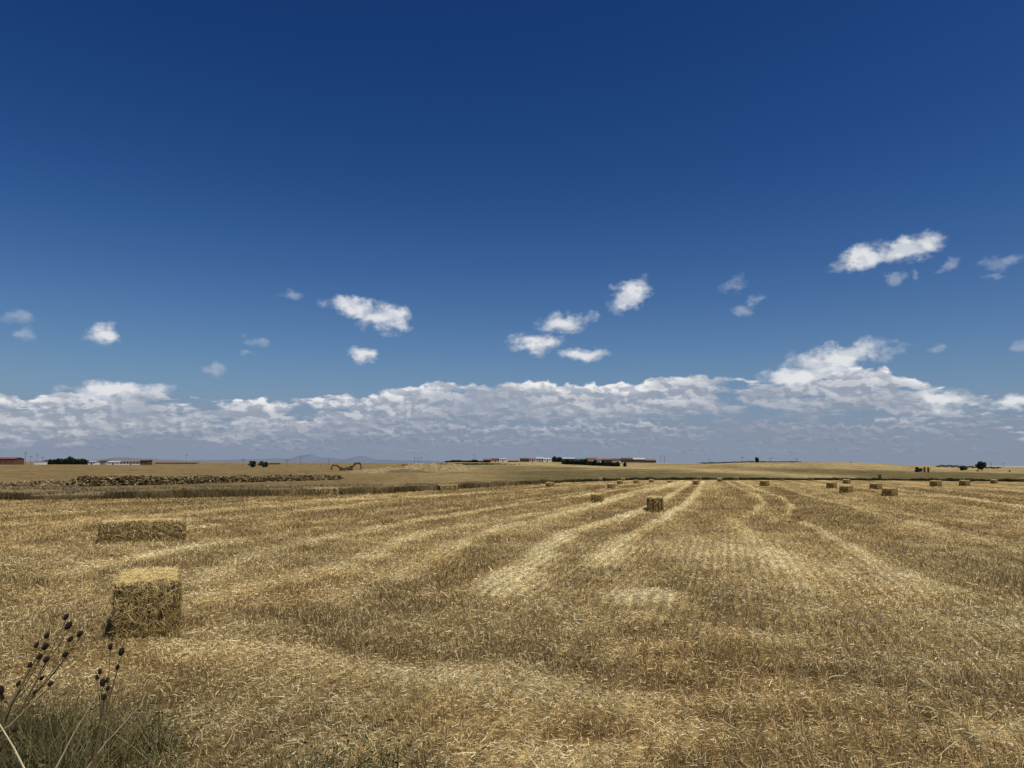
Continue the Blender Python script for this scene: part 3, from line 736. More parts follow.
tr = [make_tree('hedge_tree', 7.5, 6.2, -.6, 2400, .8, (.024, .040, .015), 31, clumps=20), make_tree('hedge_tree', 6.8, 7.2, -.6, 2400, .8, (.020, .032, .015), 32, clumps=20)]
ords = ['first', 'second', 'third', 'fourth', 'fifth', 'sixth', 'seventh', 'eighth', 'ninth', 'tenth', 'eleventh', 'twelfth', 'thirteenth', 'fourteenth', 'fifteenth']
us = np.linspace(564, 617, 13)
for i, u in enumerate(us):
    o = tr[i] if i < 2 else copy_tree(tr[i % 2])
    put(o, float(u), 575-i*5, f'{ords[i]} tree from the left in the dark row before the village', 'tree', 'row of dark trees before the village', (.68, .7, (.66-.018*i)*(.85+.35*random.random())), dz=-.1)
o = copy_tree(tr[1]); put(o, 625, 505, 'single small tree just past the right end of the dark tree row', 'tree', None, (.36, .36, .42))
o = copy_tree(tr[0]); put(o, 554.5, 905, 'bushy tree between village houses, left of the teal shed', 'tree', 'trees among the village houses', (1, 1, 1.1))
o = copy_tree(tr[1]); put(o, 559.5, 905, 'bushy tree between village houses touching the teal shed', 'tree', 'trees among the village houses', (1, 1, .85))
us = np.linspace(46, 86, 11); hs = [.8, .85, .95, 1.0, 1.1, 1.0, 1.5, 1.0, 1.05, 1.0, .9]
for i, u in enumerate(us):
    o = copy_tree(tr[i % 2]); put(o, float(u), 690+i, f'{ords[i]} tree from the left in the dark hedge by the white farm sheds', 'tree', 'dark hedge trees by the white farm sheds', (.85, .85, .8*hs[i]))
for i, u in enumerate((448, 453, 458, 464, 469.5, 475, 481, 487)):
    o = copy_tree(tr[i % 2]); put(o, u, 640, f'{ords[i]} low green tree from the left on the planted slope left of the village', 'tree', 'low green trees on the planted slope', (.9, .9, .26+.06*(i % 3)), dz=-.3)
# dark crest hedge and vineyard: low shrub rows
def shrub_band(name, pts, n, w, h, col, label):
    """irregular low scrub along a world line"""
    P = []; 
    for _ in range(n):
        t_ = random.random()*(len(pts)-1); i = int(t_); f = t_-i; a = pts[i]*(1-f)+pts[i+1]*f
        P.append((a.x+random.gauss(0, w*.3), a.y+random.gauss(0, w*.5)))
    P = np.array(P); zz = hz(P[:, 0], P[:, 1]); hh = h*(.4+.9*fbm(P[:, 0]/5, P[:, 1]/5, 44, 3))*np.array([random.random() for _ in P])
    p0 = np.stack([P[:, 0], P[:, 1], zz+hh-.1], 1); a = rng.normal(0, 1, (n, 3)); a /= np.linalg.norm(a, axis=1)[:, None]
    b_ = np.cross(a, rng.normal(0, 1, (n, 3))); b_ /= np.linalg.norm(b_, axis=1)[:, None]; s = (.25+.4*rng.random(n))*max(1, h*.6)
    me = blades(name, p0, a*s[:, None], b_, s*.7, np.array(col)*(.6+.8*rng.random((n, 1))), .5, mat=M_LEAF)
    tag(link(name, me), label, 'shrubs', kind='stuff')
shrub_band('crest_scrub', [at(700, 640), at(735, 620), at(765, 610), at(800, 600)], 3500, 6, 1.4, (.04, .045, .025), 'dark low scrub along the crest of the stubble rise')
shrub_band('green_crop', [at(446, 520), at(470, 515), at(492, 520)], 3500, 30, .8, (.04, .06, .02), 'dark green low crop on the slope left of the village')
for k in range(9):
    u0 = 944+k*7
    shrub_band('vine_row', [at(u0, 520), at(u0-7, 420)], 500, 1.2, .7, (.05, .05, .025), 'dark low vine row slanting over the far slope behind the broad tree')
ditch_mid = [gp(u, v) for u, v in ((640, 479.3), (760, 479), (900, 479.5), (1024, 480.6))]

# ------------------------------------------------------------------ poles
M_POLE = mat_simple('weathered_pole', (.13, .12, .11), .85, .2, 3)
def pole(u, d, hpx, label, arm=True):
    h = PX(hpx, d); e = empty('utility_pole'); p = at(u, d); e.location = p
    w = max(.16, PX(.35, d)/2)
    m = MB(); m.tube([(0, 0, -.3), (0, 0, h)], [w, w*.7], 7); m.build('mast', M_POLE, e)
    if arm:
        m = MB(); m.box(-1.3, 1.3, -.1, .1, h*.86, h*.86+.25); m.build('crossarm', M_POLE, e)
        for x in (-1.1, 1.1): m = MB(); m.tube([(x, 0, h*.86+.25), (x, 0, h*.86+.7)], .09, 6); m.build('insulator', M_POLE, e)
    tag(e, label, 'pole', 'utility poles on the horizon')
pole(25, 600, 13, 'tallest pole, first right of the red shed')
pole(30.6, 640, 9, 'second pole right of the red shed')
pole(36.6, 660, 11, 'third pole right of the red shed, over the white cabin')
pole(42.3, 700, 8, 'fourth pole, at the left end of the dark hedge')
pole(110.5, 900, 5, 'short pole over the white farm sheds')
pole(186, 900, 10, 'lone pole between the farm sheds and the tree pair')
pole(243, 480, 8, 'pole just left of the close tree pair')
pole(287, 500, 7, 'short pole in the brown field right of the tree pair')
pole(300.5, 1000, 8, 'pole left of the excavators against the far hills')
pole(328.5, 1000, 6, 'pole directly over the left excavator')
pole(414.5, 900, 7, 'leftmost of three close poles over the earth heaps')
pole(418, 940, 6, 'middle one of three close poles over the earth heaps')
pole(421, 900, 7, 'rightmost of three close poles over the earth heaps')
pole(474, 800, 8, 'pole on the green planted slope')
pole(661, 1000, 8, 'left one of two poles right of the village')
pole(664.5, 1010, 7, 'right one of two poles right of the village')
pole(709, 640, 4, 'short pole on the crest left of the round tree')
pole(742.5, 600, 6, 'pole on the crest just left of the round tree')
pole(770.5, 590, 5, 'pole on the crest just right of the round tree')
pole(796.5, 600, 4, 'pole at the right end of the dark crest scrub')
pole(991, 900, 5, 'pole right of the broad tree at far right')
pole(1003, 900, 4, 'rightmost short pole near the right edge')

# ------------------------------------------------------------------ buildings
M_TILE = mat_simple('clay_roof_tiles', (.17, .088, .062), .85, .25, 1.5); M_TILEB = mat_simple('brown_roof_tiles', (.085, .058, .045), .85, .25, 1.5)
M_WALLW = mat_simple('whitewashed_wall', (.66, .64, .60), .85, .1, .6); M_WALLP = mat_simple('pinkish_render', (.45, .34, .29), .85, .12, .6)
M_BRICK = mat_simple('red_brick_wall', (.13, .062, .046), .85, .2, .8); M_GREY = mat_simple('grey_render', (.33, .33, .33), .85, .12, .6)
M_TEAL = mat_simple('teal_sheet_metal', (.10, .19, .20), .5, .15, .6); M_MET = mat_simple('grey_sheet_roof', (.36, .38, .40), .5, .12, .8); M_BRN = mat_simple('brown_stone_wall', (.075, .055, .042), .9, .25, .7)
def building(name, u0, u1, d, hpx, wall, roof, label, gable=True, depth=9, win=3, group=None, roof_px=1.2, dz=0, door=True):
    p0, p1 = at(u0, d), at(u1, d); w = p1.x-p0.x; cx = (p0.x+p1.x)/2; z = min(p0.z, p1.z, at((u0+u1)/2, d).z)+dz
    h = PX(hpx, d); rh = PX(roof_px, d); e = empty(name, (cx, d, z))
    m = MB(); m.box(-w/2, w/2, 0, depth, -1.0, h)
    if gable: m.prism([(0.0, h+.002), (depth, h+.002), (depth/2, h+rh)], -w/2+.01, w/2-.01, 'X')
    m.build('wall', wall, e)
    m = MB()
    if gable:
        o = .35; th = .22
        for s in (0, 1):
            y0, y1 = (-o, depth/2) if s == 0 else (depth+o, depth/2)
            zz0 = h-o*rh/(depth/2)+.03
            m.add([(-w/2-o, y0, zz0), (w/2+o, y0, zz0), (w/2+o, y1, h+rh+.03), (-w/2-o, y1, h+rh+.03), (-w/2-o, y0, zz0+th), (w/2+o, y0, zz0+th), (w/2+o, y1, h+rh+.03+th), (-w/2-o, y1, h+rh+.03+th)],
                  [(0,3,2,1),(4,5,6,7),(0,1,5,4),(1,2,6,5),(2,3,7,6),(3,0,4,7)])
    else: m.box(-w/2-.25, w/2+.25, -.25, depth+.25, h+.003, h+.3)
    m.build('roof', roof, e)
    if win:
        for k in range(win):
            x = -w/2+w*(k+.5)/win+(.9 if door and k == win//2 else 0)*0
            if door and k == win//2:
                m = MB(); m.box(x-.7, x+.7, -.05, -.003, -.0, min(h*.75, 2.6)); m.build('door', M_DARK, e)
            else:
                m = MB(); m.box(x-.55, x+.55, -.05, -.003, h*.42, h*.42+1.1); m.build('window', M_GLASS, e)
    tag(e, label, 'building', group); return e
GV = 'village houses on the far rise'; GF = 'farm sheds left of the field'
building('red_shed', -25, 14.5, 620, 5.5, M_BRICK, M_BRICK, 'long dark red shed at the left edge of the photo', True, 12, 7, GF, 1.4)
building('cabin', 34, 43, 640, 3.0, M_WALLW, M_MET, 'small plain white cabin at the left end of the dark hedge', False, 6, 0, GF)
building('farm_shed', 88, 95, 690, 2.6, M_WALLW, M_MET, 'small white shed at the right end of the dark hedge', True, 8, 3, GF, .6)
building('farm_shed', 99, 106, 720, 3.2, M_GREY, M_TILEB, 'dark roofed grey shed between two white ones', True, 8, 3, GF, .8)
building('farm_shed', 107, 119, 700, 2.4, M_WALLW, M_MET, 'white middle shed with grey metal roof', True, 9, 3, GF, 1.0)
building('farm_shed', 119.5, 139, 690, 2.2, M_WALLW, M_TILEB, 'longest low white shed with dark roof', True, 9, 6, GF, .9)
building('barn', 140, 147.5, 685, 4.0, M_BRN, M_TILEB, 'square dark brown barn at the right end of the farm sheds', True, 9, 2, GF, .8)
building('long_wall_shed', 155, 196, 900, 1.1, M_WALLP, M_TILEB, 'very long low pinkish shed right of the dark barn', True, 8, 8, GF, .6)
D0 = 900
building('village_house', 483, 491, D0, 2.0, M_BRICK, M_TILE, 'leftmost village house with reddish roof', True, 9, 3, GV)
building('village_house', 491.5, 499, D0+8, 2.3, M_WALLP, M_TILEB, 'second village house from left, pinkish wall', True, 9, 3, GV)
building('village_house', 499.5, 506, D0, 2.7, M_WALLW, M_MET, 'small white village house standing apart on the left', True, 9, 3, GV, .7)
building('village_house', 508, 519, D0+30, 1.0, M_BRICK, M_TILE, 'low brick village house between the white house and the brown one', True, 8, 4, GV, .7)
building('village_house', 520, 529, D0, 2.6, M_BRN, M_TILEB, 'brown village house with dark roof left of the pinkish one', True, 9, 3, GV)
building('village_house', 529.5, 535.5, D0-6, 2.4, M_WALLP, M_TILE, 'narrow pinkish village house with clay roof', True, 9, 3, GV)
building('village_house', 536.5, 543, D0+4, 3.3, M_GREY, M_MET, 'tall grey village house left of the white shed', True, 9, 3, GV)
building('village_shed', 543.5, 551, D0-6, 2.8, M_WALLW, M_MET, 'bright white village shed left of the bushy trees', True, 10, 3, GV, 1.0)
building('village_shed', 563, 575, D0, 3.4, M_TEAL, M_MET, 'teal village shed right of the bushy trees', True, 12, 4, GV, 1.0)
building('village_shed', 576, 586, D0+6, 3.0, M_GREY, M_TEAL, 'grey village shed with teal roof', True, 12, 4, GV, 1.0)
building('village_house', 587, 598, D0+3, 3.4, M_WALLP, M_TILE, 'large pinkish village house with red roof', True, 10, 4, GV, 1.3)
building('village_house', 596, 602, D0-12, 2.4, M_WALLW, M_TILE, 'small white village house in front of the large pinkish one', True, 7, 3, GV)
building('village_house', 603, 612, D0+5, 2.7, M_BRICK, M_TILE, 'brick village house right of the small white one', True, 9, 4, GV)
building('village_house', 612.5, 621, D0+12, 2.7, M_WALLP, M_TILEB, 'dull village house left of the long dark barns', True, 9, 4, GV)
building('village_barn', 622, 633, D0+20, 3.2, M_BRN, M_TILEB, 'dark village barn, left one of three at the right end', True, 12, 4, GV, 1.5)
building('village_barn', 633.5, 645, D0+24, 3.3, M_BRN, M_GREY, 'dark village barn with grey roof, middle one of three at the right end', True, 12, 4, GV, 1.5)
building('village_barn', 645.5, 656, D0+28, 2.0, M_BRN, M_TILEB, 'lowest village barn at the right end of the village', True, 12, 4, GV, 1.2)

# parked cars far off in the brown field
M_CARD = mat_simple('dark_car_paint', (.03, .03, .035), .3, .1, 1)
def car():
    e = empty('parked_car')
    m = MB(); m.prism([(-2.2, .35), (2.2, .35), (2.25, .8), (1.3, .95), (.7, 1.45), (-1.2, 1.5), (-2.0, 1.0), (-2.25, .9)], -.85, .85); m.build('body', M_CARD, e)
    m = MB(); m.prism([(.55, 1.0), (1.1, 1.0), (.6, 1.38), (-1.1, 1.42), (-1.6, 1.0)], -.87, -.853); m.build('side_window', M_GLASS, e)
    for x in (-1.4, 1.4):
        for s in (-1, 1): m = MB(); m.tube([(x, s*.6, .34), (x, s*.9, .34)], .34, 12); m.build('wheel', M_DARK, e)
    return e
cr = car()
for i, (u, l) in enumerate(((271.5, 'left dark parked car beyond the close tree pair'), (275, 'middle dark parked car beyond the close tree pair'), (278.5, 'right dark parked car beyond the close tree pair'))):
    o = cr if i == 0 else copy_tree(cr)
    put(o, u, 900, l, 'car', 'dark cars parked beyond the tree pair', (1.2, 1.2, 1.2), rz=.1*i)

# ------------------------------------------------------------------ distant ridges
def ridge(name, prof, d, col, seed):
    """prof: (u, v_top) silhouette"""
    m, N, K, P = mat_new(name+'_haze'); P.inputs['Roughness'].default_value = 1; P.inputs['Specular IOR Level'].default_value = 0; P.inputs['Base Color'].default_value = (*col, 1)  # base colour already carries the bluish haze of distance
    us = np.linspace(prof[0][0], prof[-1][0], 260); tv = np.interp(us, [p[0] for p in prof], [p[1] for p in prof])
    tv = tv-(fbm(us/9, us*0, seed, 4)-.5)*1.6*np.sin(np.pi*(us-us[0])/(us[-1]-us[0]))**.4
    vs = []; 
    for u, v in zip(us, tv):
        t_ = pt(u, v, d); g_ = pt(u, 463, d); vs += [(t_.x, d-d*.12, -40), (t_.x, d-d*.04, max(t_.z, -30)*.45), (t_.x, d, max(t_.z, -30)), (t_.x, d+d*.1, -40)]
    n = len(us); fs = [(i*4+k, (i+1)*4+k, (i+1)*4+k+1, i*4+k+1) for i in range(n-1) for k in range(3)]
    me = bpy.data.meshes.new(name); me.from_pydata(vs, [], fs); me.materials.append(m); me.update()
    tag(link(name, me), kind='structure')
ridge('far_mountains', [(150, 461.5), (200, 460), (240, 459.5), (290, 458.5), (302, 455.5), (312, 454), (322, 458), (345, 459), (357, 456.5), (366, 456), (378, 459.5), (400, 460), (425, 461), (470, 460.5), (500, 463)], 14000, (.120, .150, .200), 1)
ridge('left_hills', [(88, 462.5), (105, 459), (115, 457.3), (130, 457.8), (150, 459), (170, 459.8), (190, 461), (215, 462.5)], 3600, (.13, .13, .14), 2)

# ------------------------------------------------------------------ dried teasels and weeds in the near left corner
M_STEM = mat_simple('dry_stem', (.13, .10, .045), .8, .25, 15); M_PALE = mat_simple('bleached_stalk', (.50, .43, .27), .7, .2, 12)
M_HEAD = mat_simple('dark_seed_head', (.018, .012, .010), .9, .4, 60)
def teasel(name, base, heads, label, forks):
    e = empty(name, base); b0 = Vector(base)
    m = MB(); hs = []
    for (u, v, r, d, fk) in heads:
        p = pt(u, v, d)-b0
        f0 = forks[fk]; q = (pt(f0[0], f0[1], f0[2])-b0)
        tip = p-Vector((.0, 0, r*1.2)); md = (q+tip)/2+Vector((-.01+.02*random.random(), 0, -.012))
        m.tube([q, md, tip], [.0042, .0034, .0026], 5); hs.append((p, r, (tip-q).normalized()))
    for fk in forks:
        q = (pt(fk[0], fk[1], fk[2])-b0); r0 = Vector(((q.x)*.1, 0, 0)); m.tube([r0, r0*.5+q*.5+Vector((.03, 0, -.04)), q], [.008, .0065, .005], 6)
    m.build('stem', M_STEM, e)
    for p, r, dr in hs:
        h = MB(); seg = 12; ring = 12; vs = []
        for i in range(ring+1):
            th = math.pi*i/ring
            for k in range(seg):
                j = 1+(.28 if (i+k) % 2 else -.06)
                vs.append(Vector((r*.64*j*math.sin(th)*math.cos(2*math.pi*k/seg), r*.64*j*math.sin(th)*math.sin(2*math.pi*k/seg), r*1.15*math.cos(th))))
        fs = [(i*seg+k, (i+1)*seg+k, (i+1)*seg+(k+1) % seg, i*seg+(k+1) % seg) for i in range(ring) for k in range(seg)]
        rot = Vector((0, 0, 1)).rotation_difference(dr).to_matrix()
        h.add([rot @ v+p for v in vs], fs)
        for k in range(5):
            a = k*1.256; h.tube([rot @ Vector((0, 0, -r*1.1))+p, rot @ Vector((r*1.1*math.cos(a), r*1.1*math.sin(a), -r*.5))+p], [.0016, .0006], 4)
        h.build('seed_head', M_HEAD, e)
    tag(e, label, 'teasel', 'dried teasels in the near left corner'); return e
hd = 5.4
teasel('teasel', (-3.95, 5.4, -.02), [(66, 617, .021, hd, 0), (68.5, 625.5, .027, 5.5, 0), (80, 634, .023, 5.3, 1), (70.5, 639, .021, 5.4, 1), (47, 635.5, .022, 5.5, 2), (45.5, 646.5, .026, 5.4, 2), (36.5, 645, .019, 5.6, 2),
  (39.5, 656.5, .020, 5.5, 3), (46.5, 659.5, .023, 5.4, 3), (65.5, 654.5, .022, 5.3, 1), (30, 665, .019, 5.5, 3), (42, 678, .017, 5.5, 4), (50.5, 684, .020, 5.4, 4), (35.5, 692, .018, 5.4, 4), (18.5, 683.5, .019, 5.5, 3)],
  'large fanned teasel with many dark seed heads leaning right from the left edge', [(28, 696, 5.4), (30, 700, 5.4), (14, 700, 5.5), (8, 708, 5.45), (12, 716, 5.4)])
teasel('teasel', (-3.05, 5.35, -.02), [(110.5, 646.5, .019, 5.4, 0), (121.5, 651.5, .026, 5.4, 0), (117.5, 667, .017, 5.4, 0), (100, 671.5, .018, 5.4, 1), (97, 677.5, .015, 5.4, 1), (103, 682.5, .026, 5.35, 1), (107.5, 680, .018, 5.45, 1), (108, 688, .016, 5.4, 1), (104, 697, .020, 5.4, 1)],
  'smaller upright teasel with a tight cluster of dark seed heads', [(106, 712, 5.4), (101, 722, 5.4)])
teasel('teasel', (-3.85, 5.0, -.02), [(1, 690, .026, 5.0, 0), (15, 729.5, .018, 5.1, 0), (1.5, 697, .02, 5.05, 0)], 'low teasel cut by the left edge with one separate low seed head', [(4, 740, 5.05)])
def stalk(pts, d, r, label):
    P_ = [pt(u, v, d) for u, v in pts]; b0 = Vector((P_[0].x, P_[0].y, 0)); e = empty('dry_stalk', b0)
    ext = P_[0]+(P_[0]-P_[1]).normalized()*.9
    m = MB(); m.tube([Vector((ext.x, ext.y, max(ext.z, -.02)))-b0]+[p-b0 for p in P_], [r*1.1, r]+[r*(.85-.5*i/len(P_)) for i in range(1, len(P_))], 7); m.build('stem', M_PALE, e)
    m = MB(); p = P_[-1]-b0; q = P_[-2]-b0; k = q*.3+p*.7
    m.tube([k, k+Vector((.05, 0, .09))], [r*.4, r*.15], 5); m.build('twig', M_PALE, e)
    tag(e, label, 'stalk', 'bleached bare stalks in the near left corner')
stalk([(54, 772), (74, 733), (97, 695)], 5.2, .0062, 'thick bleached stalk slanting up right between the two teasels')
stalk([(26, 772), (14, 748), (0, 725), (-12, 705)], 5.0, .0068, 'bleached stalk slanting up left in the bottom left corner')
stalk([(86, 770), (105, 744), (137, 709)], 5.4, .006, 'thin bleached stalk right of the smaller teasel')
stalk([(-20, 745), (10, 725), (45, 690)], 5.3, .005, 'thin bleached stalk crossing the large teasel')
def weeds():
    n = 80000
    x = -6.8+8.5*rng.random(n); y = 3.4+4.2*rng.random(n); m = weed_mask(x, y)
    k = rng.random(n) < m; x, y, m = x[k], y[k], m[k]; n = len(x)
    h = (.10+.50*rng.random(n)**1.9)*(.15+1.3*fbm(x/.4, y/.4, 66, 3))*(.15+m)
    a = rng.random(n)*6.28; ln = 1.1*rng.random(n)
    D = np.stack([h*np.cos(a)*ln, h*np.sin(a)*ln, h], 1); wa = rng.random(n)*3.14; W = np.stack([np.cos(wa), np.sin(wa), 0*wa], 1)
    t = fbm(x/.35, y/.35, 67, 3)*.7+.45*rng.random(n)
    col = ramp(t, [(.018, .024, .007), (.042, .046, .014), (.09, .085, .028), (.20, .16, .065), (.42, .34, .17)])
    cv = np.stack([rng.normal(0, .02, n), rng.normal(0, .02, n), rng.normal(0, .01, n)], 1)
    me = blades('weeds', np.stack([x, y, hz(x, y)-.03], 1), D, W, .003+.005*rng.random(n), col, .3, mat=M_LEAF, curve=cv)
    tag(link('weeds', me), 'tangled green and grey weeds in the near left corner', 'weeds', kind='stuff')
    # small leaves
    n = 60000; x = -6.8+8.5*rng.random(n); y = 3.4+4.2*rng.random(n); m = weed_mask(x, y); k = rng.random(n) < m*.8*sst(.35, .6, fbm(x/.3, y/.3, 68, 3)); x, y = x[k], y[k]; n = len(x)
    z = .04+.55*rng.random(n)*fbm(x/.4, y/.4, 66, 3)
    a = rng.normal(0, 1, (n, 3)); a[:, 2] *= .5; a /= np.linalg.norm(a, axis=1)[:, None]; b_ = np.cross(a, rng.normal(0, 1, (n, 3))); b_ /= np.linalg.norm(b_, axis=1)[:, None]
    s = .015+.03*rng.random(n); col = ramp(rng.random(n), [(.045, .05, .016), (.085, .09, .03), (.14, .13, .05)])
    fl = rng.random(n) < .006; col[fl] = (.7, .68, .6); z[fl] += .12; s[fl] = .018
    me = blades('weed_leaves', np.stack([x, y, z], 1), a*s[:, None], b_, s*.6, col, .4, mat=M_LEAF)
    tag(link('weed_leaves', me), 'small green leaves and few white florets among the corner weeds', 'weeds', kind='stuff')
weeds()

# ------------------------------------------------------------------ light
SUN_AZ, SUN_EL = 133, 65
sd = bpy.data.lights.new('sun', 'SUN'); sd.energy = 4.9; sd.angle = R(.53); sd.color = (1, .95, .87)
so = bpy.data.objects.new('sun', sd); C.objects.link(so)
sv = Vector((math.sin(R(SUN_AZ))*math.cos(R(SUN_EL)), math.cos(R(SUN_AZ))*math.cos(R(SUN_EL)), math.sin(R(SUN_EL))))
so.rotation_euler = sv.to_track_quat('Z', 'Y').to_euler(); so.location = (0, 0, 50)

# ------------------------------------------------------------------ world: Nishita sky plus procedural clouds
W = bpy.data.worlds.new('World'); bpy.context.scene.world = W; W.use_nodes = True
wt = W.node_tree; WN = wt.nodes; WK = wt.links
for n_ in list(WN): WN.remove(n_)
class X:
    def __init__(s, k): s.k = k
    def _m(op, a, b=None, c=None, clamp=False):
        n = WN.new('ShaderNodeMath'); n.operation = op; n.use_clamp = clamp
        for i, q in enumerate((a, b, c)):
            if q is None: continue
            if isinstance(q, X): WK.new(q.k, n.inputs[i])
            else: n.inputs[i].default_value = q
        return X(n.outputs[0])
    def __add__(s, o): return X._m('ADD', s, o)
    __radd__ = __add__
    def __sub__(s, o): return X._m('SUBTRACT', s, o)
    def __rsub__(s, o): return X._m('SUBTRACT', o, s)
    def __mul__(s, o): return X._m('MULTIPLY', s, o)
    __rmul__ = __mul__
def xs(a, b, x):
    n = WN.new('ShaderNodeMapRange'); n.interpolation_type = 'SMOOTHSTEP'; n.inputs['From Min'].default_value = a; n.inputs['From Max'].default_value = b
    WK.new(x.k, n.inputs['Value']); return X(n.outputs[0])
def xmax(a, b): return X._m('MAXIMUM', a, b)
def vec(x, y, z=0.0):
    n = WN.new('ShaderNodeCombineXYZ')
    for i, q in enumerate((x, y, z)):
        if isinstance(q, X): WK.new(q.k, n.inputs[i])
        else: n.inputs[i].default_value = q
    return X(n.outputs[0])
def wnoise(v, scale, detail=6, rough=.55, dist=0.0):
    n = WN.new('ShaderNodeTexNoise'); n.inputs['Scale'].default_value = scale; n.inputs['Detail'].default_value = detail; n.inputs['Roughness'].default_value = rough; n.inputs['Distortion'].default_value = dist
    WK.new(v.k, n.inputs['Vector']); return X(n.outputs['Fac'])
def cmix(f, a, b):
    n = WN.new('ShaderNodeMix'); n.data_type = 'RGBA'
    if isinstance(f, X): WK.new(f.k, n.inputs[0])
    else: n.inputs[0].default_value = f
    for i, q in ((6, a), (7, b)):
        if isinstance(q, X): WK.new(q.k, n.inputs[i])
        else: n.inputs[i].default_value = (*q, 1)
    return X(n.outputs[2])
tc = WN.new('ShaderNodeTexCoord'); sp = WN.new('ShaderNodeSeparateXYZ'); WK.new(tc.outputs['Generated'], sp.inputs[0])
dx, dy, dz = X(sp.outputs[0]), X(sp.outputs[1]), X(sp.outputs[2])
AZ = X._m('ARCTAN2', dx, dy)*57.2958; EL = X._m('ARCSINE', dz)*57.2958
def azel(u, v):
    d = ray(u, v).normalized(); return math.degrees(math.atan2(d.x, d.y)), math.degrees(math.asin(d.z))
def wvec(a, e, s1=1.0, s2=1.0, seed=0.0): return vec(a*s1, e*s2, seed)
w1 = wnoise(wvec(AZ, EL, 1, 1.4, 3.1), .55, 5, .6)-.5; w2 = wnoise(wvec(AZ, EL, 1, 1.4, 9.7), .55, 5, .6)-.5
AW = AZ+w1*2.6; EW = EL+w2*1.8
PW = vec(AW, EW)
BL = [ # u, v, half width px, half height px, tilt deg (up to the right +), strength
 (354, 306, 34, 10, -6, 1), (386, 318, 30, 15, -8, 1.05), (104, 333, 20, 10, 5, .9), (362, 355, 13, 8, 0, .8), (217, 370, 12, 7, 0, .75),
 (289, 296, 15, 5, 0, .5), (17, 316, 16, 6, -5, .45), (20, 333, 15, 6, 0, .5), (258, 341, 18, 5, -20, .38), (248, 354, 10, 4, 0, .3),
 (630, 293, 22, 15, 25, .85), (618, 304, 14, 12, 0, .7), (566, 323, 29, 12, 4, .95), (536, 343, 29, 11, 0, .95), (583, 355, 24, 8, 0, .9),
 (735, 286, 16, 7, 25, .72), (741, 311, 12, 6, 5, .65), (758, 302, 12, 5, 0, .4),
 (864, 258, 40, 11, 3, 1.1), (908, 248, 40, 11, 14, 1.1), (893, 279, 9, 5, 30, .6), (912, 273, 6, 6, 0, .45), (1000, 262, 24, 8, 6, .75), (996, 277, 15, 5, 0, .5),
 (946, 264, 14, 5, 20, .4), (934, 348, 9, 6, 0, .5), (1023, 345, 9, 6, 0, .5),
 (838, 358, 66, 13, 8, 1.0), (800, 375, 60, 10, 6, .9), (1012, 403, 28, 8, 3, .85), (942, 399, 32, 11, -6, .9), (120, 391, 60, 9, 2, .95),
]
def blobs(lst):
    M = None
    for u, v, a, b_, tl, st in lst:
        az, el = azel(u, v); k = 57.2958/F; cs = math.cos(R(az))**2
        mp = WN.new('ShaderNodeMapping'); mp.vector_type = 'TEXTURE'; mp.inputs['Location'].default_value = (az, el, 0); mp.inputs['Rotation'].default_value = (0, 0, R(tl)); mp.inputs['Scale'].default_value = (a*k*cs*1.12, b_*k*1.12, 1)
        WK.new(PW.k, mp.inputs['Vector'])
        ln = WN.new('ShaderNodeVectorMath'); ln.operation = 'LENGTH'; WK.new(mp.outputs[0], ln.inputs[0])
        q = 1.0-X(ln.outputs['Value'])
        M = q if M is None else xmax(M, q)
    return M
MS = blobs([q for q in BL if q[5] >= .8]); MF = blobs([q for q in BL if q[5] < .8])
PN = wvec(AZ, EL, 1, 1.35, 0)
nz = wnoise(PN, .8, 10, .55, .0)
nl1 = wnoise(PN, .7, 5, .5); nl2 = wnoise(wvec(AZ+.25, EL+.40, 1, 1.35, 0), .7, 5, .5)
D1 = MS+(nz-.5)*1.25; D2 = MF+(nz-.5)*1.5
a_small = xmax(xs(.0, .72, D1)*.95, xs(.0, .95, D2)*.34)
prof = [(-60, 396), (0, 395), (40, 393), (90, 389), (150, 389), (200, 396), (260, 395), (320, 394), (370, 390), (420, 384), (460, 381), (500, 382), (527, 377), (560, 381), (600, 382), (640, 379), (690, 372), (730, 376), (790, 372), (850, 366), (900, 374), (960, 386), (1024, 392), (1080, 396)]
COVP = [(-60, .5), (0, .52), (60, .64), (165, .60), (195, .50), (240, .56), (262, .58), (320, .56), (380, .64), (440, .74), (500, .62), (525, .80), (600, .76), (690, .82), (712, .76), (730, .44), (758, .44), (785, .66), (890, .72), (925, .52), (960, .44), (1024, .36), (1080, .3)]
fc2 = WN.new('ShaderNodeFloatCurve'); cv2 = fc2.mapping.curves[0]
pc = [(0, .5), (.2, .5)]+[((azel(u, 420)[0]+180)/360, c_) for u, c_ in COVP]+[(.75, .6), (1, .5)]
pc.sort(); cv2.points[0].location = pc[0]; cv2.points[1].location = pc[-1]
for q in pc[1:-1]: cv2.points.new(*q)
fc2.mapping.update(); WK.new((AZ*(1/360)+.5).k, fc2.inputs['Value']); COV = X(fc2.outputs[0])
fc = WN.new('ShaderNodeFloatCurve'); cv = fc.mapping.curves[0]
pts_ = [((azel(u, v)[0]+180)/360, azel(u, v)[1]/10) for u, v in prof]
full = [(0, .6), ((-120+180)/360, .75), ((-80+180)/360, .5), ((-50+180)/360, .6)]+pts_+[((55+180)/360, .65), ((90+180)/360, .45), ((130+180)/360, .7), (1, .6)]
full.sort()
cv.points[0].location = full[0]; cv.points[1].location = full[-1]
for q in full[1:-1]: cv.points.new(*q)
fc.mapping.update()
WK.new((AZ*(1/360)+.5).k, fc.inputs['Value'])
TOP = X(fc.outputs[0])*10+.30
K10 = 10.0
def cc(r, g, b): return (r*K10, g*K10, b*K10)
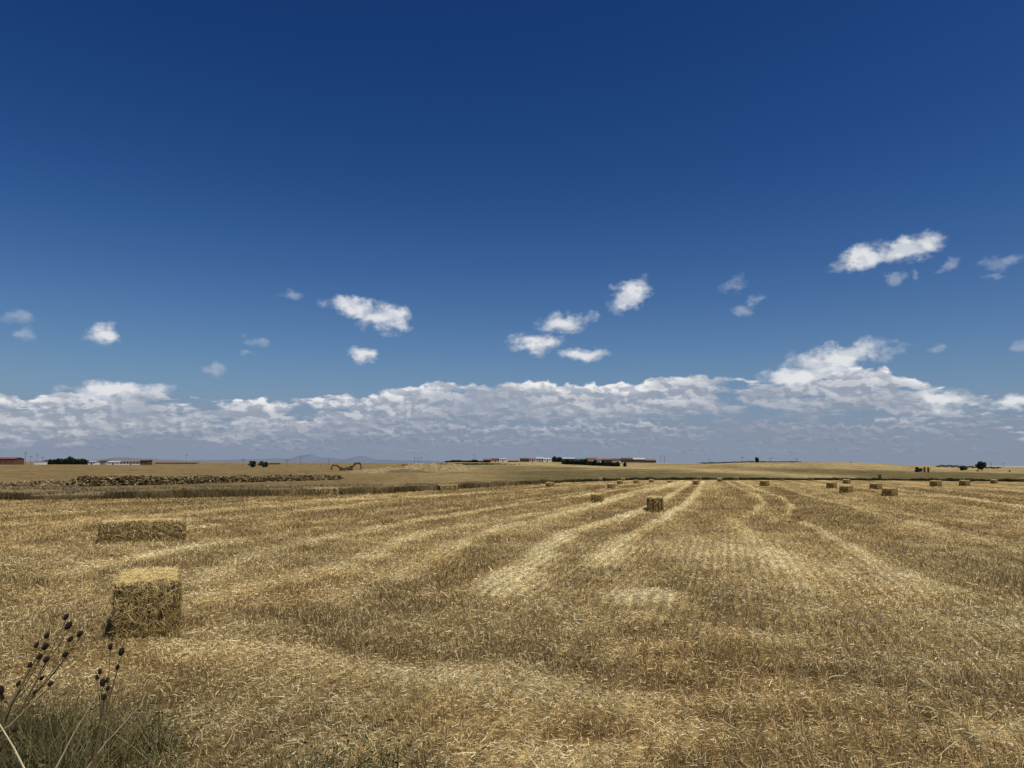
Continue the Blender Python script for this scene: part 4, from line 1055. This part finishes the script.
# rows of cumulus, far to near: (top elevation, thickness, opacity, bright, grey)
rows = []
def row(top, th, op, bright, grey, sc, seed, rag, gapamt, gp0, cw):
    P = vec(AZ, EL*1.7, seed)
    puff = wnoise(P, sc*.9, 9, .52); low = wnoise(vec(AZ, 0.0, seed+5), sc*.22, 3, .5)
    pl = wnoise(P, sc*1.0, 5, .5); pl2 = wnoise(vec(AZ+.22/sc, (EL+.30/sc)*1.7, seed), sc*1.0, 5, .5)
    st_ = wnoise(vec(AZ*.5, EL*3.5, seed+9), sc*.9, 6, .55)
    hump = wnoise(vec(AZ, 0.0, seed+7), sc*.75, 2, .45)
    tp = top+(puff-.5)*rag*2+(low-.5)*gapamt+(hump-.5)*rag*1.5
    d = tp-EL
    al = xs(0, .28, d)*(1-xs(th*.75, th*1.45, d+(st_-.5)*th*1.6))
    sh = xs(-.05, th*.62, d+(st_-.5)*th*.7)
    li = xs(-.08, .10, pl-pl2)
    g = (1-sh)*.42+li*(1-sh*.45)*.72+(puff-.5)*.6
    big = wnoise(vec(AZ*.5, EL*.8, seed+30), .32, 3, .5)
    g = xmax(g*(xs(.30, .62, big)*.8+.2), 0.0)
    brk = wnoise(vec(AZ*.55, EL*2.0, seed+40), .75, 7, .55)
    al = al*xs(0, .16, (COV-.5)*cw+(brk-.5)*1.25+gp0)
    return X._m('MULTIPLY', al, op, clamp=True), cmix(X._m('MINIMUM', g, 1.0), grey, bright)
lit = xs(-.10, .08, nl1-nl2)*.55+xs(.0, .9, D1)*.55
c_small = cmix(X._m('MINIMUM', lit, 1.0), cc(.42, .48, .58), cc(.76, .77, .79))
sky = WN.new('ShaderNodeTexSky'); sky.sky_type = 'NISHITA'; sky.sun_disc = False; sky.sun_elevation = R(SUN_EL); sky.sun_rotation = R(SUN_AZ)
sky.altitude = 1500; sky.air_density = 1.0; sky.dust_density = 1.2; sky.ozone_density = 2.5
hs = WN.new('ShaderNodeHueSaturation'); hs.inputs['Saturation'].default_value = 1.25; hs.inputs['Value'].default_value = .50; WK.new(sky.outputs[0], hs.inputs['Color'])
def vmath(op, a, b):
    n = WN.new('ShaderNodeVectorMath'); n.operation = op; WK.new(a.k, n.inputs[0]); n.inputs[1].default_value = b; return X(n.outputs[0])
base = vmath('MULTIPLY', X(hs.outputs[0]), (1/.31, 1/.82, 1/1.88))
gm = WN.new('ShaderNodeGamma'); gm.inputs['Gamma'].default_value = 1.85; WK.new(base.k, gm.inputs['Color'])
base = vmath('MULTIPLY', X(gm.outputs[0]), (.235, .87, 3.5))
den = WN.new('ShaderNodeVectorMath'); den.operation = 'ADD'; WK.new(base.k, den.inputs[0]); den.inputs[1].default_value = (3.0, 7.0, 9.0)
dv = WN.new('ShaderNodeVectorMath'); dv.operation = 'DIVIDE'; WK.new(base.k, dv.inputs[0]); WK.new(den.outputs[0], dv.inputs[1])
base = vmath('MULTIPLY', X(dv.outputs[0]), (3.0, 7.0, 9.0))
haze = X._m('POWER', 1-xs(-14, 26, EL), 1.6)
base = cmix(haze*.8, base, cc(.170, .214, .365))
brk0 = wnoise(vec(AZ*.4, EL*1.6, 77), .6, 6, .55)
base = cmix((1-xs(-.5, 9.0, EL))*.55, base, cc(.215, .265, .375))
veil = xs(.3, 4.6, 6.0-EL+(brk0-.5)*3.5)*.72*xs(-3, 0, EL)
col = cmix(veil, base, cc(.245, .278, .372))
for args in ((1.25, .35, .55, cc(.50, .52, .57), cc(.205, .24, .33), 2.4, 51, .40, .8, .06, .2),
             (2.1, .55, .65, cc(.58, .59, .63), cc(.21, .25, .34), 1.8, 42, .5, 1.4, .06, .3),
             (3.1, .85, .78, cc(.66, .67, .70), cc(.235, .28, .37), 1.4, 33, .65, 1.8, .08, .5),
             (TOP-2.0, 1.3, .88, cc(.74, .75, .77), cc(.26, .305, .39), 1.1, 24, .8, 2.0, .08, .7),
             (TOP-.45, 2.0, .96, cc(.90, .89, .89), cc(.30, .345, .43), .9, 15, .75, 1.2, .08, 1.0)):
    al, c_ = row(*args); col = cmix(al, col, c_)
col = cmix(a_small, col, c_small)
bg = WN.new('ShaderNodeBackground'); bg.inputs['Strength'].default_value = .1; WK.new(col.k, bg.inputs['Color'])
wo = WN.new('ShaderNodeOutputWorld'); WK.new(bg.outputs[0], wo.inputs['Surface'])

sc = bpy.context.scene
sc.view_settings.view_transform = 'Standard'; sc.view_settings.look = 'None'; sc.view_settings.exposure = 0; sc.view_settings.gamma = 1
sc.render.resolution_x = 1024; sc.render.resolution_y = 768
